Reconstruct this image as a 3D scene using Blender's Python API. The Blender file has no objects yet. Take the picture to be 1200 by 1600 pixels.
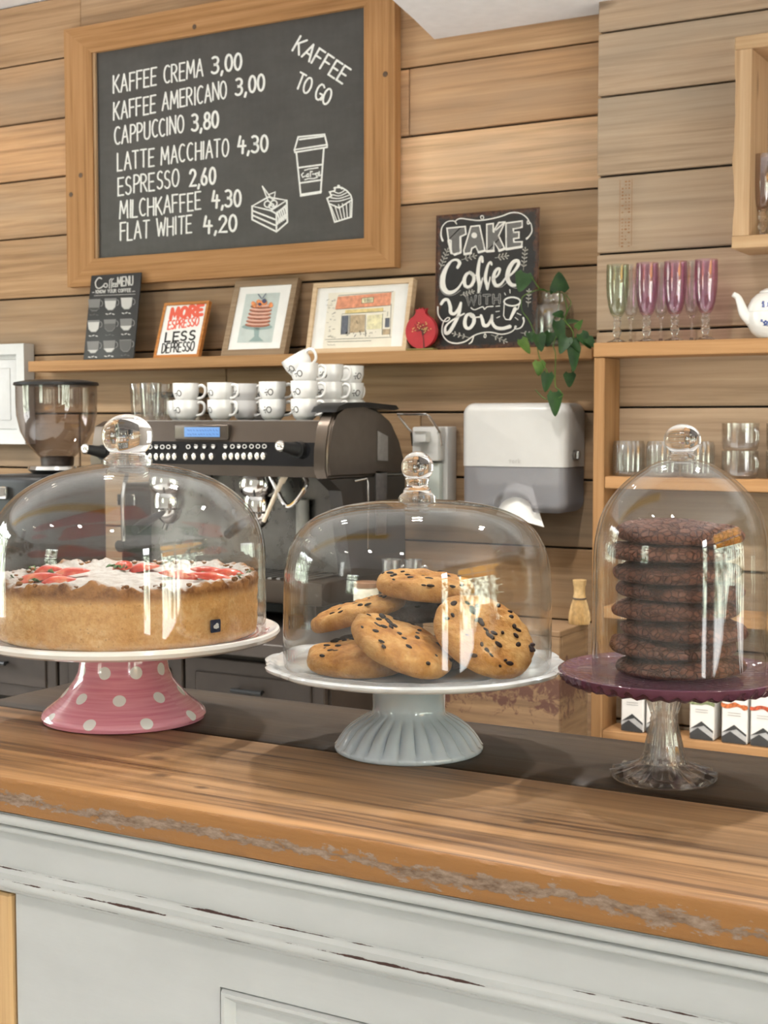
import bpy, bmesh, math, random
from math import sin, cos, pi, radians, sqrt, atan2
from mathutils import Vector, Matrix, noise
SC = bpy.context.scene
COL = SC.collection
V = Vector

# ------------------------------------------------------------------ camera
FPX = 2200.0                      # focal length in pixels of the 1200 x 1600 frame
YAW = radians(30); PIT = math.atan(142/2200); EYE = V((0, 0, 1.33))
cam = bpy.data.cameras.new('camera'); camo = bpy.data.objects.new('camera', cam); COL.objects.link(camo)
camo.location = EYE; camo.rotation_euler = (pi/2 - PIT, 0, YAW)
cam.sensor_fit = 'VERTICAL'; cam.sensor_height = 36; cam.sensor_width = 27; cam.lens = FPX/1600*36
cam.clip_start = 0.05; cam.clip_end = 200
cam.dof.use_dof = True; cam.dof.focus_distance = 1.28; cam.dof.aperture_fstop = 26
SC.camera = camo
# ------------------------------------------------------------------ view, world, light
SC.view_settings.view_transform = 'Standard'; SC.view_settings.look = 'None'
SC.view_settings.gamma = 1; SC.view_settings.use_curve_mapping = False
SC.view_settings.exposure = 0.08
cy = SC.cycles
cy.max_bounces = 14; cy.transmission_bounces = 14; cy.glossy_bounces = 6; cy.diffuse_bounces = 4
cy.transparent_max_bounces = 40; cy.caustics_reflective = False; cy.caustics_refractive = True
cy.sample_clamp_indirect = 6.0
W = bpy.data.worlds.new('world'); SC.world = W; W.use_nodes = True
wn, wl = W.node_tree.nodes, W.node_tree.links
bg = wn['Background']; bg.inputs['Strength'].default_value = 4.8
tc = wn.new('ShaderNodeTexCoord'); sep = wn.new('ShaderNodeSeparateXYZ'); wl.new(tc.outputs['Generated'], sep.inputs[0])
nz = wn.new('ShaderNodeTexNoise'); nz.inputs['Scale'].default_value = 22; nz.inputs['Detail'].default_value = 5
wl.new(tc.outputs['Generated'], nz.inputs['Vector'])
gr = wn.new('ShaderNodeValToRGB'); wl.new(nz.outputs['Fac'], gr.inputs[0])
gr.color_ramp.elements[0].position = .36; gr.color_ramp.elements[0].color = (.12, .17, .07, 1)
gr.color_ramp.elements[1].position = .62; gr.color_ramp.elements[1].color = (2.2, 2.4, 2.0, 1)
hr = wn.new('ShaderNodeValToRGB')
mr = wn.new('ShaderNodeMapRange'); mr.inputs[1].default_value = -.1; mr.inputs[2].default_value = .5
wl.new(sep.outputs['Z'], mr.inputs[0]); wl.new(mr.outputs[0], hr.inputs[0])
hr.color_ramp.elements[0].position = .45; hr.color_ramp.elements[0].color = (0, 0, 0, 1)
hr.color_ramp.elements[1].position = .6; hr.color_ramp.elements[1].color = (1, 1, 1, 1)
mx = wn.new('ShaderNodeMixRGB'); wl.new(hr.outputs[0], mx.inputs[0]); wl.new(gr.outputs[0], mx.inputs[1])
mx.inputs[2].default_value = (6.2, 6.5, 6.9, 1)
gd = wn.new('ShaderNodeMath'); gd.operation = 'GREATER_THAN'; gd.inputs[1].default_value = -.13; wl.new(sep.outputs['Z'], gd.inputs[0])
mg = wn.new('ShaderNodeMixRGB'); wl.new(gd.outputs[0], mg.inputs[0]); mg.inputs[1].default_value = (1.5, 1.5, 1.45, 1)
wl.new(mx.outputs[0], mg.inputs[2]); wl.new(mg.outputs[0], bg.inputs['Color'])

def area(name, loc, rot, sx, sy, power, col=(1, 1, 1), portal=False):
    l = bpy.data.lights.new(name, 'AREA'); l.shape = 'RECTANGLE'; l.size = sx; l.size_y = sy
    l.energy = power; l.color = col
    if portal: l.cycles.is_portal = True
    o = bpy.data.objects.new(name, l); COL.objects.link(o); o.location = loc; o.rotation_euler = rot
    return o
# room: x -5.2..2.6, y -3.2..3.53, z 0..2.73 ; daylight through the right and the front windows
area('daylight_side', (2.68, .12, 1.36), (0, radians(90), 0), 2.2, 3.8, 1, portal=True)
area('daylight_front', (-2.9, -3.28, 1.6), (radians(90), 0, 0), 1.0, 1.2, 1, portal=True)

area('daylight_left', (-5.28, 1.05, 1.45), (0, radians(-90), 0), 1.9, 1.7, 1, portal=True)
# ------------------------------------------------------------------ pixel rays (1200 x 1600 frame) used to lay out flat artwork on its board
FW = V((-sin(YAW)*cos(PIT), cos(YAW)*cos(PIT), -sin(PIT))); RT = V((cos(YAW), sin(YAW), 0)); UP = RT.cross(FW)
def ray(px, py): return FW + RT*((px-600)/FPX) - UP*((py-800)/FPX)
def at(px, py, y):
    d = ray(px, py); return EYE + d*(y/d.y)
def onto(p0, n, eps=0.0):
    "map a pixel to the plane through p0 with normal n (towards the viewer), lifted by eps"
    p1 = p0 + n*eps
    def f(px, py):
        d = ray(px, py); return EYE + d*((p1-EYE).dot(n)/d.dot(n))
    return f

# ------------------------------------------------------------------ mesh helpers
class MB:
    def __init__(s):
        s.bm = bmesh.new(); s.uv = s.bm.loops.layers.uv.new('UVMap'); s.tn = s.bm.loops.layers.float_color.new('tone'); s.mi = 0
    def face(s, vs, tone=None):
        try: f = s.bm.faces.new(vs)
        except ValueError: return None
        f.material_index = s.mi
        if tone:
            for l in f.loops: l[s.tn] = (*tone, 1)
        return f
    def box(s, x0, x1, y0, y1, z0, z1, bev=0, seg=2, tone=None, M=None):
        t = bmesh.new()
        vs = [t.verts.new((x, y, z)) for x in (x0, x1) for y in (y0, y1) for z in (z0, z1)]
        for q in ((0,1,3,2),(4,6,7,5),(0,4,5,1),(2,3,7,6),(0,2,6,4),(1,5,7,3)): t.faces.new([vs[i] for i in q])
        if bev: bmesh.ops.bevel(t, geom=t.edges[:], offset=bev, segments=seg, affect='EDGES', profile=.5)
        s.merge(t, tone, M); return s
    def merge(s, t, tone=None, M=None):
        t.verts.ensure_lookup_table(); mp = {}
        for v in t.verts: mp[v] = s.bm.verts.new(M @ v.co if M else v.co)
        for f in t.faces: s.face([mp[v] for v in f.verts], tone)
        t.free()
    def lathe(s, prof, seg=48, c=(0,0,0), mod=None, M=None, closed=False, tone=None, cap=True):
        "revolve (r,z) points about the z axis; UV = (turn, length along the profile)"
        c = V(c); rows = []; L = [0]
        for a, b in zip(prof, prof[1:]): L.append(L[-1] + math.dist(a, b))
        for i, (r, z) in enumerate(prof):
            if r < 1e-6:
                p = V((0, 0, z)) + c; rows.append([s.bm.verts.new(M @ p if M else p)]); continue
            row = []
            for k in range(seg):
                th = 2*pi*k/seg; rr, zz = mod(th, i, r, z) if mod else (r, z)
                p = V((rr*cos(th), rr*sin(th), zz)) + c
                row.append(s.bm.verts.new(M @ p if M else p))
            rows.append(row)
        if closed: rows.append(rows[0]); L.append(L[-1]+.01)
        for i in range(len(rows)-1):
            A, B = rows[i], rows[i+1]
            for k in range(seg):
                k2 = (k+1) % seg
                if len(A) == 1 and len(B) == 1: continue
                if len(A) == 1: f = s.face([A[0], B[k2], B[k]], tone); uv = [(k/seg, L[i]), ((k+1)/seg, L[i+1]), (k/seg, L[i+1])]
                elif len(B) == 1: f = s.face([A[k], A[k2], B[0]], tone); uv = [(k/seg, L[i]), ((k+1)/seg, L[i]), (k/seg, L[i+1])]
                else: f = s.face([A[k], A[k2], B[k2], B[k]], tone); uv = [(k/seg, L[i]), ((k+1)/seg, L[i]), ((k+1)/seg, L[i+1]), (k/seg, L[i+1])]
                if f:
                    for l, u in zip(f.loops, uv): l[s.uv].uv = u
        if cap and not closed:
            for r_, fl in ((rows[0], True), (rows[-1], False)):
                if len(r_) > 2: s.face(r_[::-1] if fl else r_, tone)
        return s
    def tube(s, pts, r, seg=8, tone=None):
        pts = [V(p) for p in pts]; n = len(pts); rs = r if isinstance(r, (list, tuple)) else [r]*n
        rows = []; ref = None
        for i in range(n):
            d = (pts[min(i+1, n-1)] - pts[max(i-1, 0)]).normalized()
            if ref is None: ref = d.orthogonal().normalized()
            ref = (ref - d*ref.dot(d)).normalized() if (ref - d*ref.dot(d)).length > 1e-6 else d.orthogonal().normalized()
            b = d.cross(ref)
            rows.append([s.bm.verts.new(pts[i] + (ref*cos(2*pi*k/seg) + b*sin(2*pi*k/seg))*rs[i]) for k in range(seg)])
        for A, B in zip(rows, rows[1:]):
            for k in range(seg): s.face([A[k], A[(k+1)%seg], B[(k+1)%seg], B[k]], tone)
        s.face(rows[0][::-1], tone); s.face(rows[-1], tone)
        return s
    def sphere(s, c, r, seg=20, sc=(1,1,1), M=None):
        n = max(6, seg//2)
        prof = [(r*sin(pi*i/n) if 0 < i < n else 0, -r*cos(pi*i/n)) for i in range(n+1)]
        m = (M or Matrix.Identity(4)) @ Matrix.Translation(c) @ Matrix.Diagonal((*sc, 1))
        return s.lathe(prof, seg, M=m)
    def prism(s, poly, y0, y1, M=None, tone=None):
        "extrude an (x,z) outline from y0 to y1"
        t = bmesh.new(); a = [t.verts.new((x, y0, z)) for x, z in poly]; b = [t.verts.new((x, y1, z)) for x, z in poly]
        t.faces.new(a); t.faces.new(b[::-1]); n = len(a)
        for i in range(n): t.faces.new([a[i], b[i], b[(i+1)%n], a[(i+1)%n]])
        bmesh.ops.recalc_face_normals(t, faces=t.faces[:])
        s.merge(t, tone, M); return s
    def stroke(s, f, pts, w, smooth=False):
        "flat drawn line on a surface: f maps 2-D points to the surface, w is the line width in the same 2-D unit (or one width per point)"
        if isinstance(w, (list, tuple)) and len(w) != len(pts):
            w = [w[min(len(w)-1, round(i*(len(w)-1)/max(1, len(pts)-1)))] for i in range(len(pts))]
        if smooth: pts, w = spline(pts, w)
        ws = list(w) if isinstance(w, (list, tuple)) else [w]*len(pts); P = [pts[0]]; q = [ws[0]]
        for p, ww in zip(pts[1:], ws[1:]):
            if math.hypot(p[0]-P[-1][0], p[1]-P[-1][1]) > 1e-7: P.append(p); q.append(ww)
        n = len(P); s.cnt = getattr(s, 'cnt', 0) + 1; lift = 1.5e-5*(s.cnt % 24)
        if n < 2: return s
        def g(x, y):
            p = f(x, y); return p + (EYE-p).normalized()*lift
        closed = n > 3 and math.hypot(P[0][0]-P[-1][0], P[0][1]-P[-1][1]) < 1e-6
        def nrm_(i):
            (x0, y0), (x1, y1) = P[i], P[i+1]; l = math.hypot(x1-x0, y1-y0); return -(y1-y0)/l, (x1-x0)/l
        N = [nrm_(i) for i in range(n-1)]; rows = []
        for i in range(n):
            a = N[i-1] if i > 0 else (N[-1] if closed else N[0]); b = N[i] if i < n-1 else (N[0] if closed else N[-1])
            mx_, my_ = a[0]+b[0], a[1]+b[1]; l2 = mx_*mx_ + my_*my_
            if l2 < .35: # very sharp turn: close this piece and start the next
                rows.append((i, a)); rows.append(None); rows.append((i, b)); continue
            k = min(1.6, 2/l2**.5)/l2**.5; rows.append((i, (mx_*k, my_*k)))
        prev = None; first = True
        def cap(i, nx, ny, sg):
            x, y = P[i]; r = q[i]/2; L = math.hypot(nx, ny); nx, ny = nx/L, ny/L; dx, dy = ny*sg, -nx*sg
            s.face([s.bm.verts.new(g(x + r*(nx*cos(t)+dx*sin(t)), y + r*(ny*cos(t)+dy*sin(t)))) for t in (0, pi/4, pi/2, 3*pi/4, pi)])
        last = None
        for rw in rows:
            if rw is None: cap(last[0], *last[1], 1); prev = None; lift += 1.5e-5; continue
            i, (nx, ny) = rw; x, y = P[i]; r = q[i]/2
            if prev is None and not closed: cap(i, nx, ny, -1)
            v = (s.bm.verts.new(g(x+nx*r, y+ny*r)), s.bm.verts.new(g(x-nx*r, y-ny*r)))
            if prev: s.face([prev[0], prev[1], v[1], v[0]])
            prev = v; last = rw
        if not closed: cap(last[0], *last[1], 1)
        return s
    def disc(s, f, x, y, r, n=12, ry=None):
        s.face([s.bm.verts.new(f(x + r*cos(2*pi*k/n), y + (ry or r)*sin(2*pi*k/n))) for k in range(n)]); return s
    def poly(s, f, pts):
        s.face([s.bm.verts.new(f(*p)) for p in pts]); return s

def spline(pts, w=1, n=6):
    ws = w if isinstance(w, (list, tuple)) else [w]*len(pts); P = [pts[0]] + list(pts) + [pts[-1]]; o = []; q = []
    for i in range(1, len(P)-2):
        for k in range(n):
            t = k/n; r = []
            for j in range(len(pts[0])):
                a, b, c, d = P[i-1][j], P[i][j], P[i+1][j], P[i+2][j]
                r.append(.5*(2*b + (c-a)*t + (2*a-5*b+4*c-d)*t*t + (3*b-a-3*c+d)*t**3))
            o.append(tuple(r)); q.append(ws[i-1]*(1-t) + ws[i]*t)
    return o + [tuple(pts[-1])], q + [ws[-1]]

ORG = {}
def obj(name, mb, mat, parent=None, flat=False, angle=35, keep=False):
    "link a builder as ONE mesh object; under a parent its points are taken relative to the parent's base"
    bm = mb.bm
    if parent is not None and parent.name in ORG:
        o0 = ORG[parent.name]
        if o0.length: bmesh.ops.translate(bm, verts=bm.verts[:], vec=-o0)
    if not keep:
        bmesh.ops.recalc_face_normals(bm, faces=bm.faces[:])
    me = bpy.data.meshes.new(name); bm.to_mesh(me); bm.free()
    for m in (mat if isinstance(mat, (list, tuple)) else [mat]): me.materials.append(m)
    if not flat:
        me.shade_smooth(); me.set_sharp_from_angle(angle=radians(angle))
    o = bpy.data.objects.new(name, me); COL.objects.link(o)
    if parent is not None:
        o.parent = parent
        ORG[o.name] = ORG.get(parent.name, V((0,0,0)))
    return o
def tag(o, label, cat, group=None):
    o['label'] = label; o['category'] = cat
    if group: o['group'] = group
    return o
def thing(name, label, cat, loc=(0,0,0), group=None):
    o = bpy.data.objects.new(name, None); COL.objects.link(o); o.location = loc; o.empty_display_size = .05
    ORG[o.name] = V(loc); return tag(o, label, cat, group)
def struct(name, mb, mat, parent=None, **k):
    o = obj(name, mb, mat, parent, **k)
    if parent is None: o['kind'] = 'structure'
    return o
def dup(root, loc, rz=None, label=None, name=None):
    r = root.copy(); COL.objects.link(r); r.location = loc
    if rz is not None: r.rotation_euler = (0, 0, rz)
    if label: r['label'] = label
    for ch in list(root.children):
        c = ch.copy(); COL.objects.link(c); c.parent = r
        for g in list(ch.children):
            d = g.copy(); COL.objects.link(d); d.parent = c
    return r

# ------------------------------------------------------------------ materials
def srgb(r, g, b):
    return tuple((c/255/12.92 if c/255 <= .04045 else ((c/255+.055)/1.055)**2.4) for c in (r, g, b)) + (1,)
class NT:
    def __init__(s, name):
        s.m = bpy.data.materials.new(name); s.m.use_nodes = True; s.t = s.m.node_tree; s.n = s.t.nodes; s.l = s.t.links
        s.p = s.n['Principled BSDF']; s.out = s.n['Material Output']
    def new(s, k, **v):
        x = s.n.new('ShaderNode' + k)
        for a, b in v.items(): setattr(x, a, b)
        return x
    def put(s, sock, v):
        if hasattr(v, 'is_output'): s.l.new(v, sock)
        elif isinstance(v, (tuple, list)) and len(v) == 3 and sock.type == 'RGBA': sock.default_value = (*v, 1)
        else: sock.default_value = v
    def math(s, op, a, b=None, c=None):
        x = s.new('Math', operation=op); s.put(x.inputs[0], a)
        if b is not None: s.put(x.inputs[1], b)
        if c is not None: s.put(x.inputs[2], c)
        return x.outputs[0]
    def mix(s, f, a, b, bl='MIX'):
        x = s.new('MixRGB', blend_type=bl); s.put(x.inputs[0], f); s.put(x.inputs[1], a); s.put(x.inputs[2], b); return x.outputs[0]
    def ramp(s, f, *st):
        x = s.new('ValToRGB'); e = x.color_ramp.elements
        while len(e) < len(st): e.new(.5)
        for q, (p, c) in zip(e, st): q.position = p; q.color = c if len(c) == 4 else (*c, 1)
        s.put(x.inputs[0], f); return x.outputs[0]
    def noise(s, v, sc, det=3, ro=.5, dist=0):
        x = s.new('TexNoise'); s.put(x.inputs['Vector'], v)
        x.inputs['Scale'].default_value = sc; x.inputs['Detail'].default_value = det; x.inputs['Roughness'].default_value = ro; x.inputs['Distortion'].default_value = dist
        return x.outputs['Fac']
    def vor(s, v, sc, feat='F1'):
        x = s.new('TexVoronoi', feature=feat); s.put(x.inputs['Vector'], v); x.inputs['Scale'].default_value = sc; return x.outputs[0]
    def co(s, k='Object'): return s.new('TexCoord').outputs[k]
    def xyz(s, v):
        x = s.new('SeparateXYZ'); s.put(x.inputs[0], v); return x.outputs
    def vec(s, a, b, c):
        x = s.new('CombineXYZ'); s.put(x.inputs[0], a); s.put(x.inputs[1], b); s.put(x.inputs[2], c); return x.outputs[0]
    def vm(s, op, a, b=None):
        x = s.new('VectorMath', operation=op); s.put(x.inputs[0], a)
        if b is not None: s.put(x.inputs[1], b)
        return x.outputs[0] if op not in ('DOT_PRODUCT', 'LENGTH', 'DISTANCE') else x.outputs['Value']
    def bump(s, h, st=.3, d=.002, nrm=None):
        x = s.new('Bump'); x.inputs['Strength'].default_value = st; x.inputs['Distance'].default_value = d; s.put(x.inputs['Height'], h)
        if nrm is not None: s.l.new(nrm, x.inputs['Normal'])
        s.l.new(x.outputs[0], s.p.inputs['Normal']); return x.outputs[0]
    def set(s, **k):
        nm = dict(col='Base Color', rough='Roughness', metal='Metallic', spec='Specular IOR Level', trans='Transmission Weight', coat='Coat Weight', crough='Coat Roughness', ior='IOR', em='Emission Color', es='Emission Strength', alpha='Alpha', sss='Subsurface Weight')
        for a, b in k.items(): s.put(s.p.inputs[nm[a]], b)
        return s
def plain(name, col, rough=.5, metal=0, spec=.5, coat=0, var=0.06, vs=30, bump=0):
    n = NT(name); c = n.co()
    if var:
        f = n.noise(c, vs, 3); d = tuple(x*(1-var*2) for x in col[:3]); u = tuple(min(1, x*(1+var)) for x in col[:3])
        n.set(col=n.ramp(f, (.3, d), (.7, u)))
        n.set(rough=n.math('ADD', rough-.04, n.math('MULTIPLY', f, .08)))
    else: n.set(col=col[:3] + (1,), rough=rough)
    n.set(metal=metal, spec=spec, coat=coat)
    if bump: n.bump(n.noise(c, vs*6, 4), bump, .001)
    return n.m
def wood(name, dark, mid, light, axis=0, rough=.62, tone=True, scale=1.0, bump=.25, spec=.14, grey=None, coat=0, knots=True):
    n = NT(name); c = n.co(); a = None
    if tone:
        at_ = n.new('Attribute', attribute_name='tone'); a = n.xyz(at_.outputs['Vector'])
        c = n.vm('ADD', c, n.vec(n.math('MULTIPLY', a[0], 9.1), n.math('MULTIPLY', a[0], 3.3), n.math('MULTIPLY', a[0], 5.7)))
    def st(al, ac):
        k = [ac*scale]*3; k[axis] = al*scale; return n.vm('MULTIPLY', c, tuple(k))
    g1 = n.noise(st(1.6, 62), 1.0, 7, .66, .35)                     # fine grain
    warp = n.noise(st(.9, 5), 1.6, 3)
    wv = n.new('TexWave', wave_type='BANDS', bands_direction='Z' if axis != 2 else 'X'); n.put(wv.inputs['Vector'], st(.55, 7.5))
    wv.inputs['Scale'].default_value = 1.3; wv.inputs['Distortion'].default_value = 7; wv.inputs['Detail'].default_value = 3; wv.inputs['Detail Scale'].default_value = .7
    g = n.math('ADD', n.math('MULTIPLY', g1, .72), n.math('MULTIPLY', wv.outputs['Fac'], .06))
    g = n.math('ADD', g, n.math('MULTIPLY', warp, .22))
    col = n.ramp(g, (.27, dark), (.49, mid), (.74, light))
    if grey:
        gm = n.ramp(n.noise(st(.7, 3.2), 1.3, 4, .6), (.45, (0, 0, 0)), (.68, (1, 1, 1)))
        col = n.mix(n.math('MULTIPLY', gm, .75), col, n.mix(n.math('MULTIPLY', g1, .9), grey, tuple(x*1.6 for x in grey)))
    if knots:
        kv = n.vor(st(1.5, 5.5), 1.0); km = n.ramp(kv, (.035, (1, 1, 1)), (.085, (0, 0, 0)))
        col = n.mix(n.math('MULTIPLY', km, .65), col, tuple(x*.45 for x in dark))
    if tone:
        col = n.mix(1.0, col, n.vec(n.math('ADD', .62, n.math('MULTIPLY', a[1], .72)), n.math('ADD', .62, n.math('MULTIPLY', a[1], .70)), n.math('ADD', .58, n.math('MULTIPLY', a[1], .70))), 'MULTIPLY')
        col = n.mix(n.math('MULTIPLY', a[2], .55), col, n.mix(1.0, col, (1.25, .93, .62), 'MULTIPLY'))
    n.set(col=col, rough=n.math('ADD', rough-.08, n.math('MULTIPLY', g1, .18)), spec=spec, coat=coat)
    n.bump(g1, bump, .002); return n.m
def thin(name, tint=(1, 1, 1), rough=0.0, edge=1.0, gain=1.0, bumpsc=None):
    "thin clear glass wall: clear straight-through plus mirror reflection that grows at grazing angles"
    n = NT(name); n.n.remove(n.p); g = n.new('NewGeometry')
    nr = g.outputs['Normal']
    d = n.math('ABSOLUTE', n.vm('DOT_PRODUCT', nr, g.outputs['Incoming']))
    f = n.math('ADD', .043*gain, n.math('MULTIPLY', n.math('POWER', n.math('SUBTRACT', 1.0, d), 5.0), .9))
    f = n.math('MINIMUM', f, 1.0)
    tr = n.new('BsdfTransparent'); gl = n.new('BsdfGlossy'); gl.inputs['Roughness'].default_value = rough
    ed = n.math('POWER', n.math('SUBTRACT', 1.0, d), 2.5)
    n.put(tr.inputs[0], n.mix(n.math('MULTIPLY', ed, edge), tint, tuple(t*t*t*.75 for t in tint)))
    if bumpsc:
        b = n.new('Bump'); b.inputs['Strength'].default_value = bumpsc[1]; b.inputs['Distance'].default_value = .004
        n.put(b.inputs['Height'], bumpsc[0](n)); n.l.new(b.outputs[0], gl.inputs['Normal'])
    m = n.new('MixShader'); n.put(m.inputs[0], f); n.l.new(tr.outputs[0], m.inputs[1]); n.l.new(gl.outputs[0], m.inputs[2])
    n.l.new(m.outputs[0], n.out.inputs[0]); return n.m
def solidglass(name, col=(1, 1, 1), ior=1.5, rough=0):
    n = NT(name); n.n.remove(n.p); b = n.new('BsdfGlass'); b.inputs['IOR'].default_value = ior; b.inputs['Roughness'].default_value = rough
    b.inputs['Color'].default_value = (*col, 1); n.l.new(b.outputs[0], n.out.inputs[0]); return n.m
def glow(name, col, st):
    n = NT(name); n.set(col=(0, 0, 0, 1), em=(*col[:3], 1), es=st); return n.m

M = {}
M['wall'] = wood('reclaimed_plank', (.235, .145, .086), (.46, .308, .190), (.63, .452, .30), 0, grey=(.26, .205, .16), bump=.35)
M['wall2'] = wood('weathered_plank', (.26, .185, .132), (.47, .355, .262), (.60, .475, .36), 0, grey=(.30, .25, .205), bump=.35)
M['shelf'] = wood('shelf_board', (.24, .122, .050), (.39, .215, .097), (.50, .295, .145), 0, tone=False, scale=1.2)
M['shelf_up'] = wood('upright_board', (.20, .100, .040), (.32, .175, .078), (.42, .245, .118), 2, tone=False, scale=1.2)
M['pale_up'] = wood('pale_upright', (.36, .22, .115), (.52, .345, .20), (.64, .46, .295), 2, tone=False, scale=1.3)
M['pale'] = wood('pale_board', (.36, .22, .115), (.50, .33, .185), (.61, .43, .27), 0, tone=False, scale=1.3)
M['frame_h'] = wood('board_frame_rail', (.23, .110, .042), (.42, .220, .092), (.54, .31, .15), 0, tone=False, scale=1.2, bump=.15)
M['frame_v'] = wood('board_frame_stile', (.23, .110, .042), (.42, .220, .092), (.54, .31, .15), 2, tone=False, scale=1.2, bump=.15)
M['gap'] = plain('dark_gap', (.012, .009, .007), .9, var=0)
M['plaster'] = plain('white_plaster', (.84, .85, .87), .8, var=.02, bump=.1)
M['floor'] = wood('floor_board', (.12, .07, .04), (.22, .14, .08), (.3, .2, .12), 0, tone=False, rough=.45)
M['dome'] = thin('clear_dome_glass', (.985, .99, .988), edge=.30, gain=1.25)
M['glass'] = thin('clear_thin_glass', (.97, .975, .973), edge=.45, gain=2.4)
M['knob'] = solidglass('solid_clear_glass')
M['white'] = plain('white_glaze', (.78, .77, .75), .16, coat=.4, var=.015)
M['black'] = plain('black_plastic', (.008, .008, .008), .42, spec=.25, var=.05)
M['gloss_black'] = plain('gloss_black_panel', (.008, .008, .009), .12, var=0)
M['chrome'] = plain('chrome', (.80, .79, .77), .10, 1, var=.03)
M['steel'] = plain('brushed_steel', (.40, .385, .37), .30, 1, var=.08, vs=60)
M['taupe'] = plain('taupe_metal', (.062, .047, .036), .36, .55, var=.06, vs=8)
M['chalk'] = plain('white_chalk', (.86, .86, .83), .9, var=.06, vs=200)
M['ink'] = plain('black_ink', (.015, .014, .014), .7, var=0)
M['paper'] = plain('white_paper', (.86, .85, .83), .8, var=.02)

# ================================================================== SETTING
rnd = random.Random(7)
def planks(mb, zs, x0, x1, yf, th, joints, seed, tones=None):
    "rows of boards between the heights zs, front face at yf; joints: {row: [x...]}"
    r = random.Random(seed)
    for i in range(len(zs)-1):
        js = sorted([x0] + [j for j in joints.get(i, []) if x0 < j < x1] + [x1])
        for a, b in zip(js, js[1:]):
            j = r.uniform(-.0035, .0035); t = (tones or {}).get((i, js.index(a)), (r.random(), r.uniform(.3, .72), r.random()**1.5))
            mb.box(a+.0012, b-.0012, yf+j, yf+th, zs[i]+.0028, zs[i+1]-.0028, .0025, 1, tone=t)
ZB = [0, .2, .4, .6, .79, .988, 1.172, 1.355, 1.55, 1.742, 1.942, 2.133, 2.321, 2.514, 2.711]
b = MB(); b.mi = 0
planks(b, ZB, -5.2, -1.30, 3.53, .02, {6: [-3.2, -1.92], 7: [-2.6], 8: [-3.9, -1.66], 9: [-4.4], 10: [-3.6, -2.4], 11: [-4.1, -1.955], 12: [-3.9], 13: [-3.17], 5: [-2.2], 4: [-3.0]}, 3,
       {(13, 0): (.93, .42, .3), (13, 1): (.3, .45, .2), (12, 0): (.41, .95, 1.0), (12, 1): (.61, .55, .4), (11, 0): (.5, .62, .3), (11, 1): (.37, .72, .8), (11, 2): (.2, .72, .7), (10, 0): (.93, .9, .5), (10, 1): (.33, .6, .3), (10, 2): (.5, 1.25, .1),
        (9, 0): (.65, .30, .3), (9, 1): (.15, .42, .45), (8, 0): (.75, .30, .2), (8, 1): (.57, .32, .3), (8, 2): (.27, .50, .3), (7, 0): (.35, .15, .2), (7, 1): (.8, .16, .2), (6, 0): (.15, .10, .2), (6, 1): (.55, .0, .3), (6, 2): (.44, .08, .3), (5, 0): (.31, .0, .2), (5, 1): (.71, .02, .3), (4, 0): (.2, -.1, .4), (4, 1): (.9, .05, .7)})  # tones also hold painted shade below the shelf and light on upper boards
b.mi = 1; b.box(-5.3, 2.7, 3.551, 3.62, 0, 2.8)
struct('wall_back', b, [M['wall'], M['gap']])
ZR = [0, .18, .37, .56, .76, .96, 1.16, 1.365, 1.56, 1.757, 1.953, 2.152, 2.312, 2.52, 2.711]
b = MB()
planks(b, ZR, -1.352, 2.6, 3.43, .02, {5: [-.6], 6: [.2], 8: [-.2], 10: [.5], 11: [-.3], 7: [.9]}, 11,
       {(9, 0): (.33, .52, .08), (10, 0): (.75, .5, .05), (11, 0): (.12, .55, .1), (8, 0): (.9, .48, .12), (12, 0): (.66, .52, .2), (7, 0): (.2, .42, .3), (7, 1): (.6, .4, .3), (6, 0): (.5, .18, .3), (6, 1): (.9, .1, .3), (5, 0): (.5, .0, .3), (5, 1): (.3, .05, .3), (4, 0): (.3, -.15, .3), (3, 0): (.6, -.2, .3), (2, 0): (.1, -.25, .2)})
b.mi = 1; b.box(-1.350, 2.6, 3.451, 3.529, 0, 2.73)
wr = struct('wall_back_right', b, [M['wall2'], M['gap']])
st_m = plain('branded_print', (.36, .17, .07), .8, var=.1)
def wallmark(x, z0, z1, w, y):
    m = MB(); r = random.Random(5)
    f = lambda px, pz: V((px, y, pz))
    m.stroke(f, [(x-w, z0), (x-w, z1)], .0012); m.stroke(f, [(x+w, z0), (x+w, z1)], .0012)
    z = z0
    while z < z1:
        for k in range(3):
            if r.random() < .75: m.disc(f, x + (k-1)*w*.55, z, r.uniform(.0015, .004), 6, r.uniform(.0012, .0025))
        z += .0085
    return m
p = at(978, 330, 3.426)
obj('branded_mark', wallmark(p.x, 1.772, 1.938, .016, 3.4245), st_m, wr, flat=True)
b = MB(); b.box(-5.3, 2.7, -3.3, 3.6, -.1, 0); struct('floor', b, plain('pale_floor_tile', (.52, .50, .47), .5))
b = MB(); b.box(-5.3, 2.7, -3.3, 3.6, 2.712, 2.8); struct('ceiling', b, M['plaster'])
b = MB(); b.prism([(-1.875, 0), (-1.83, -.2), (-1.76, -.55), (1.5, -.55), (1.5, 0)], 2.39, 2.711, M=Matrix(((1,0,0,0),(0,0,1,3.528),(0,1,0,0),(0,0,0,1))))
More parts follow.
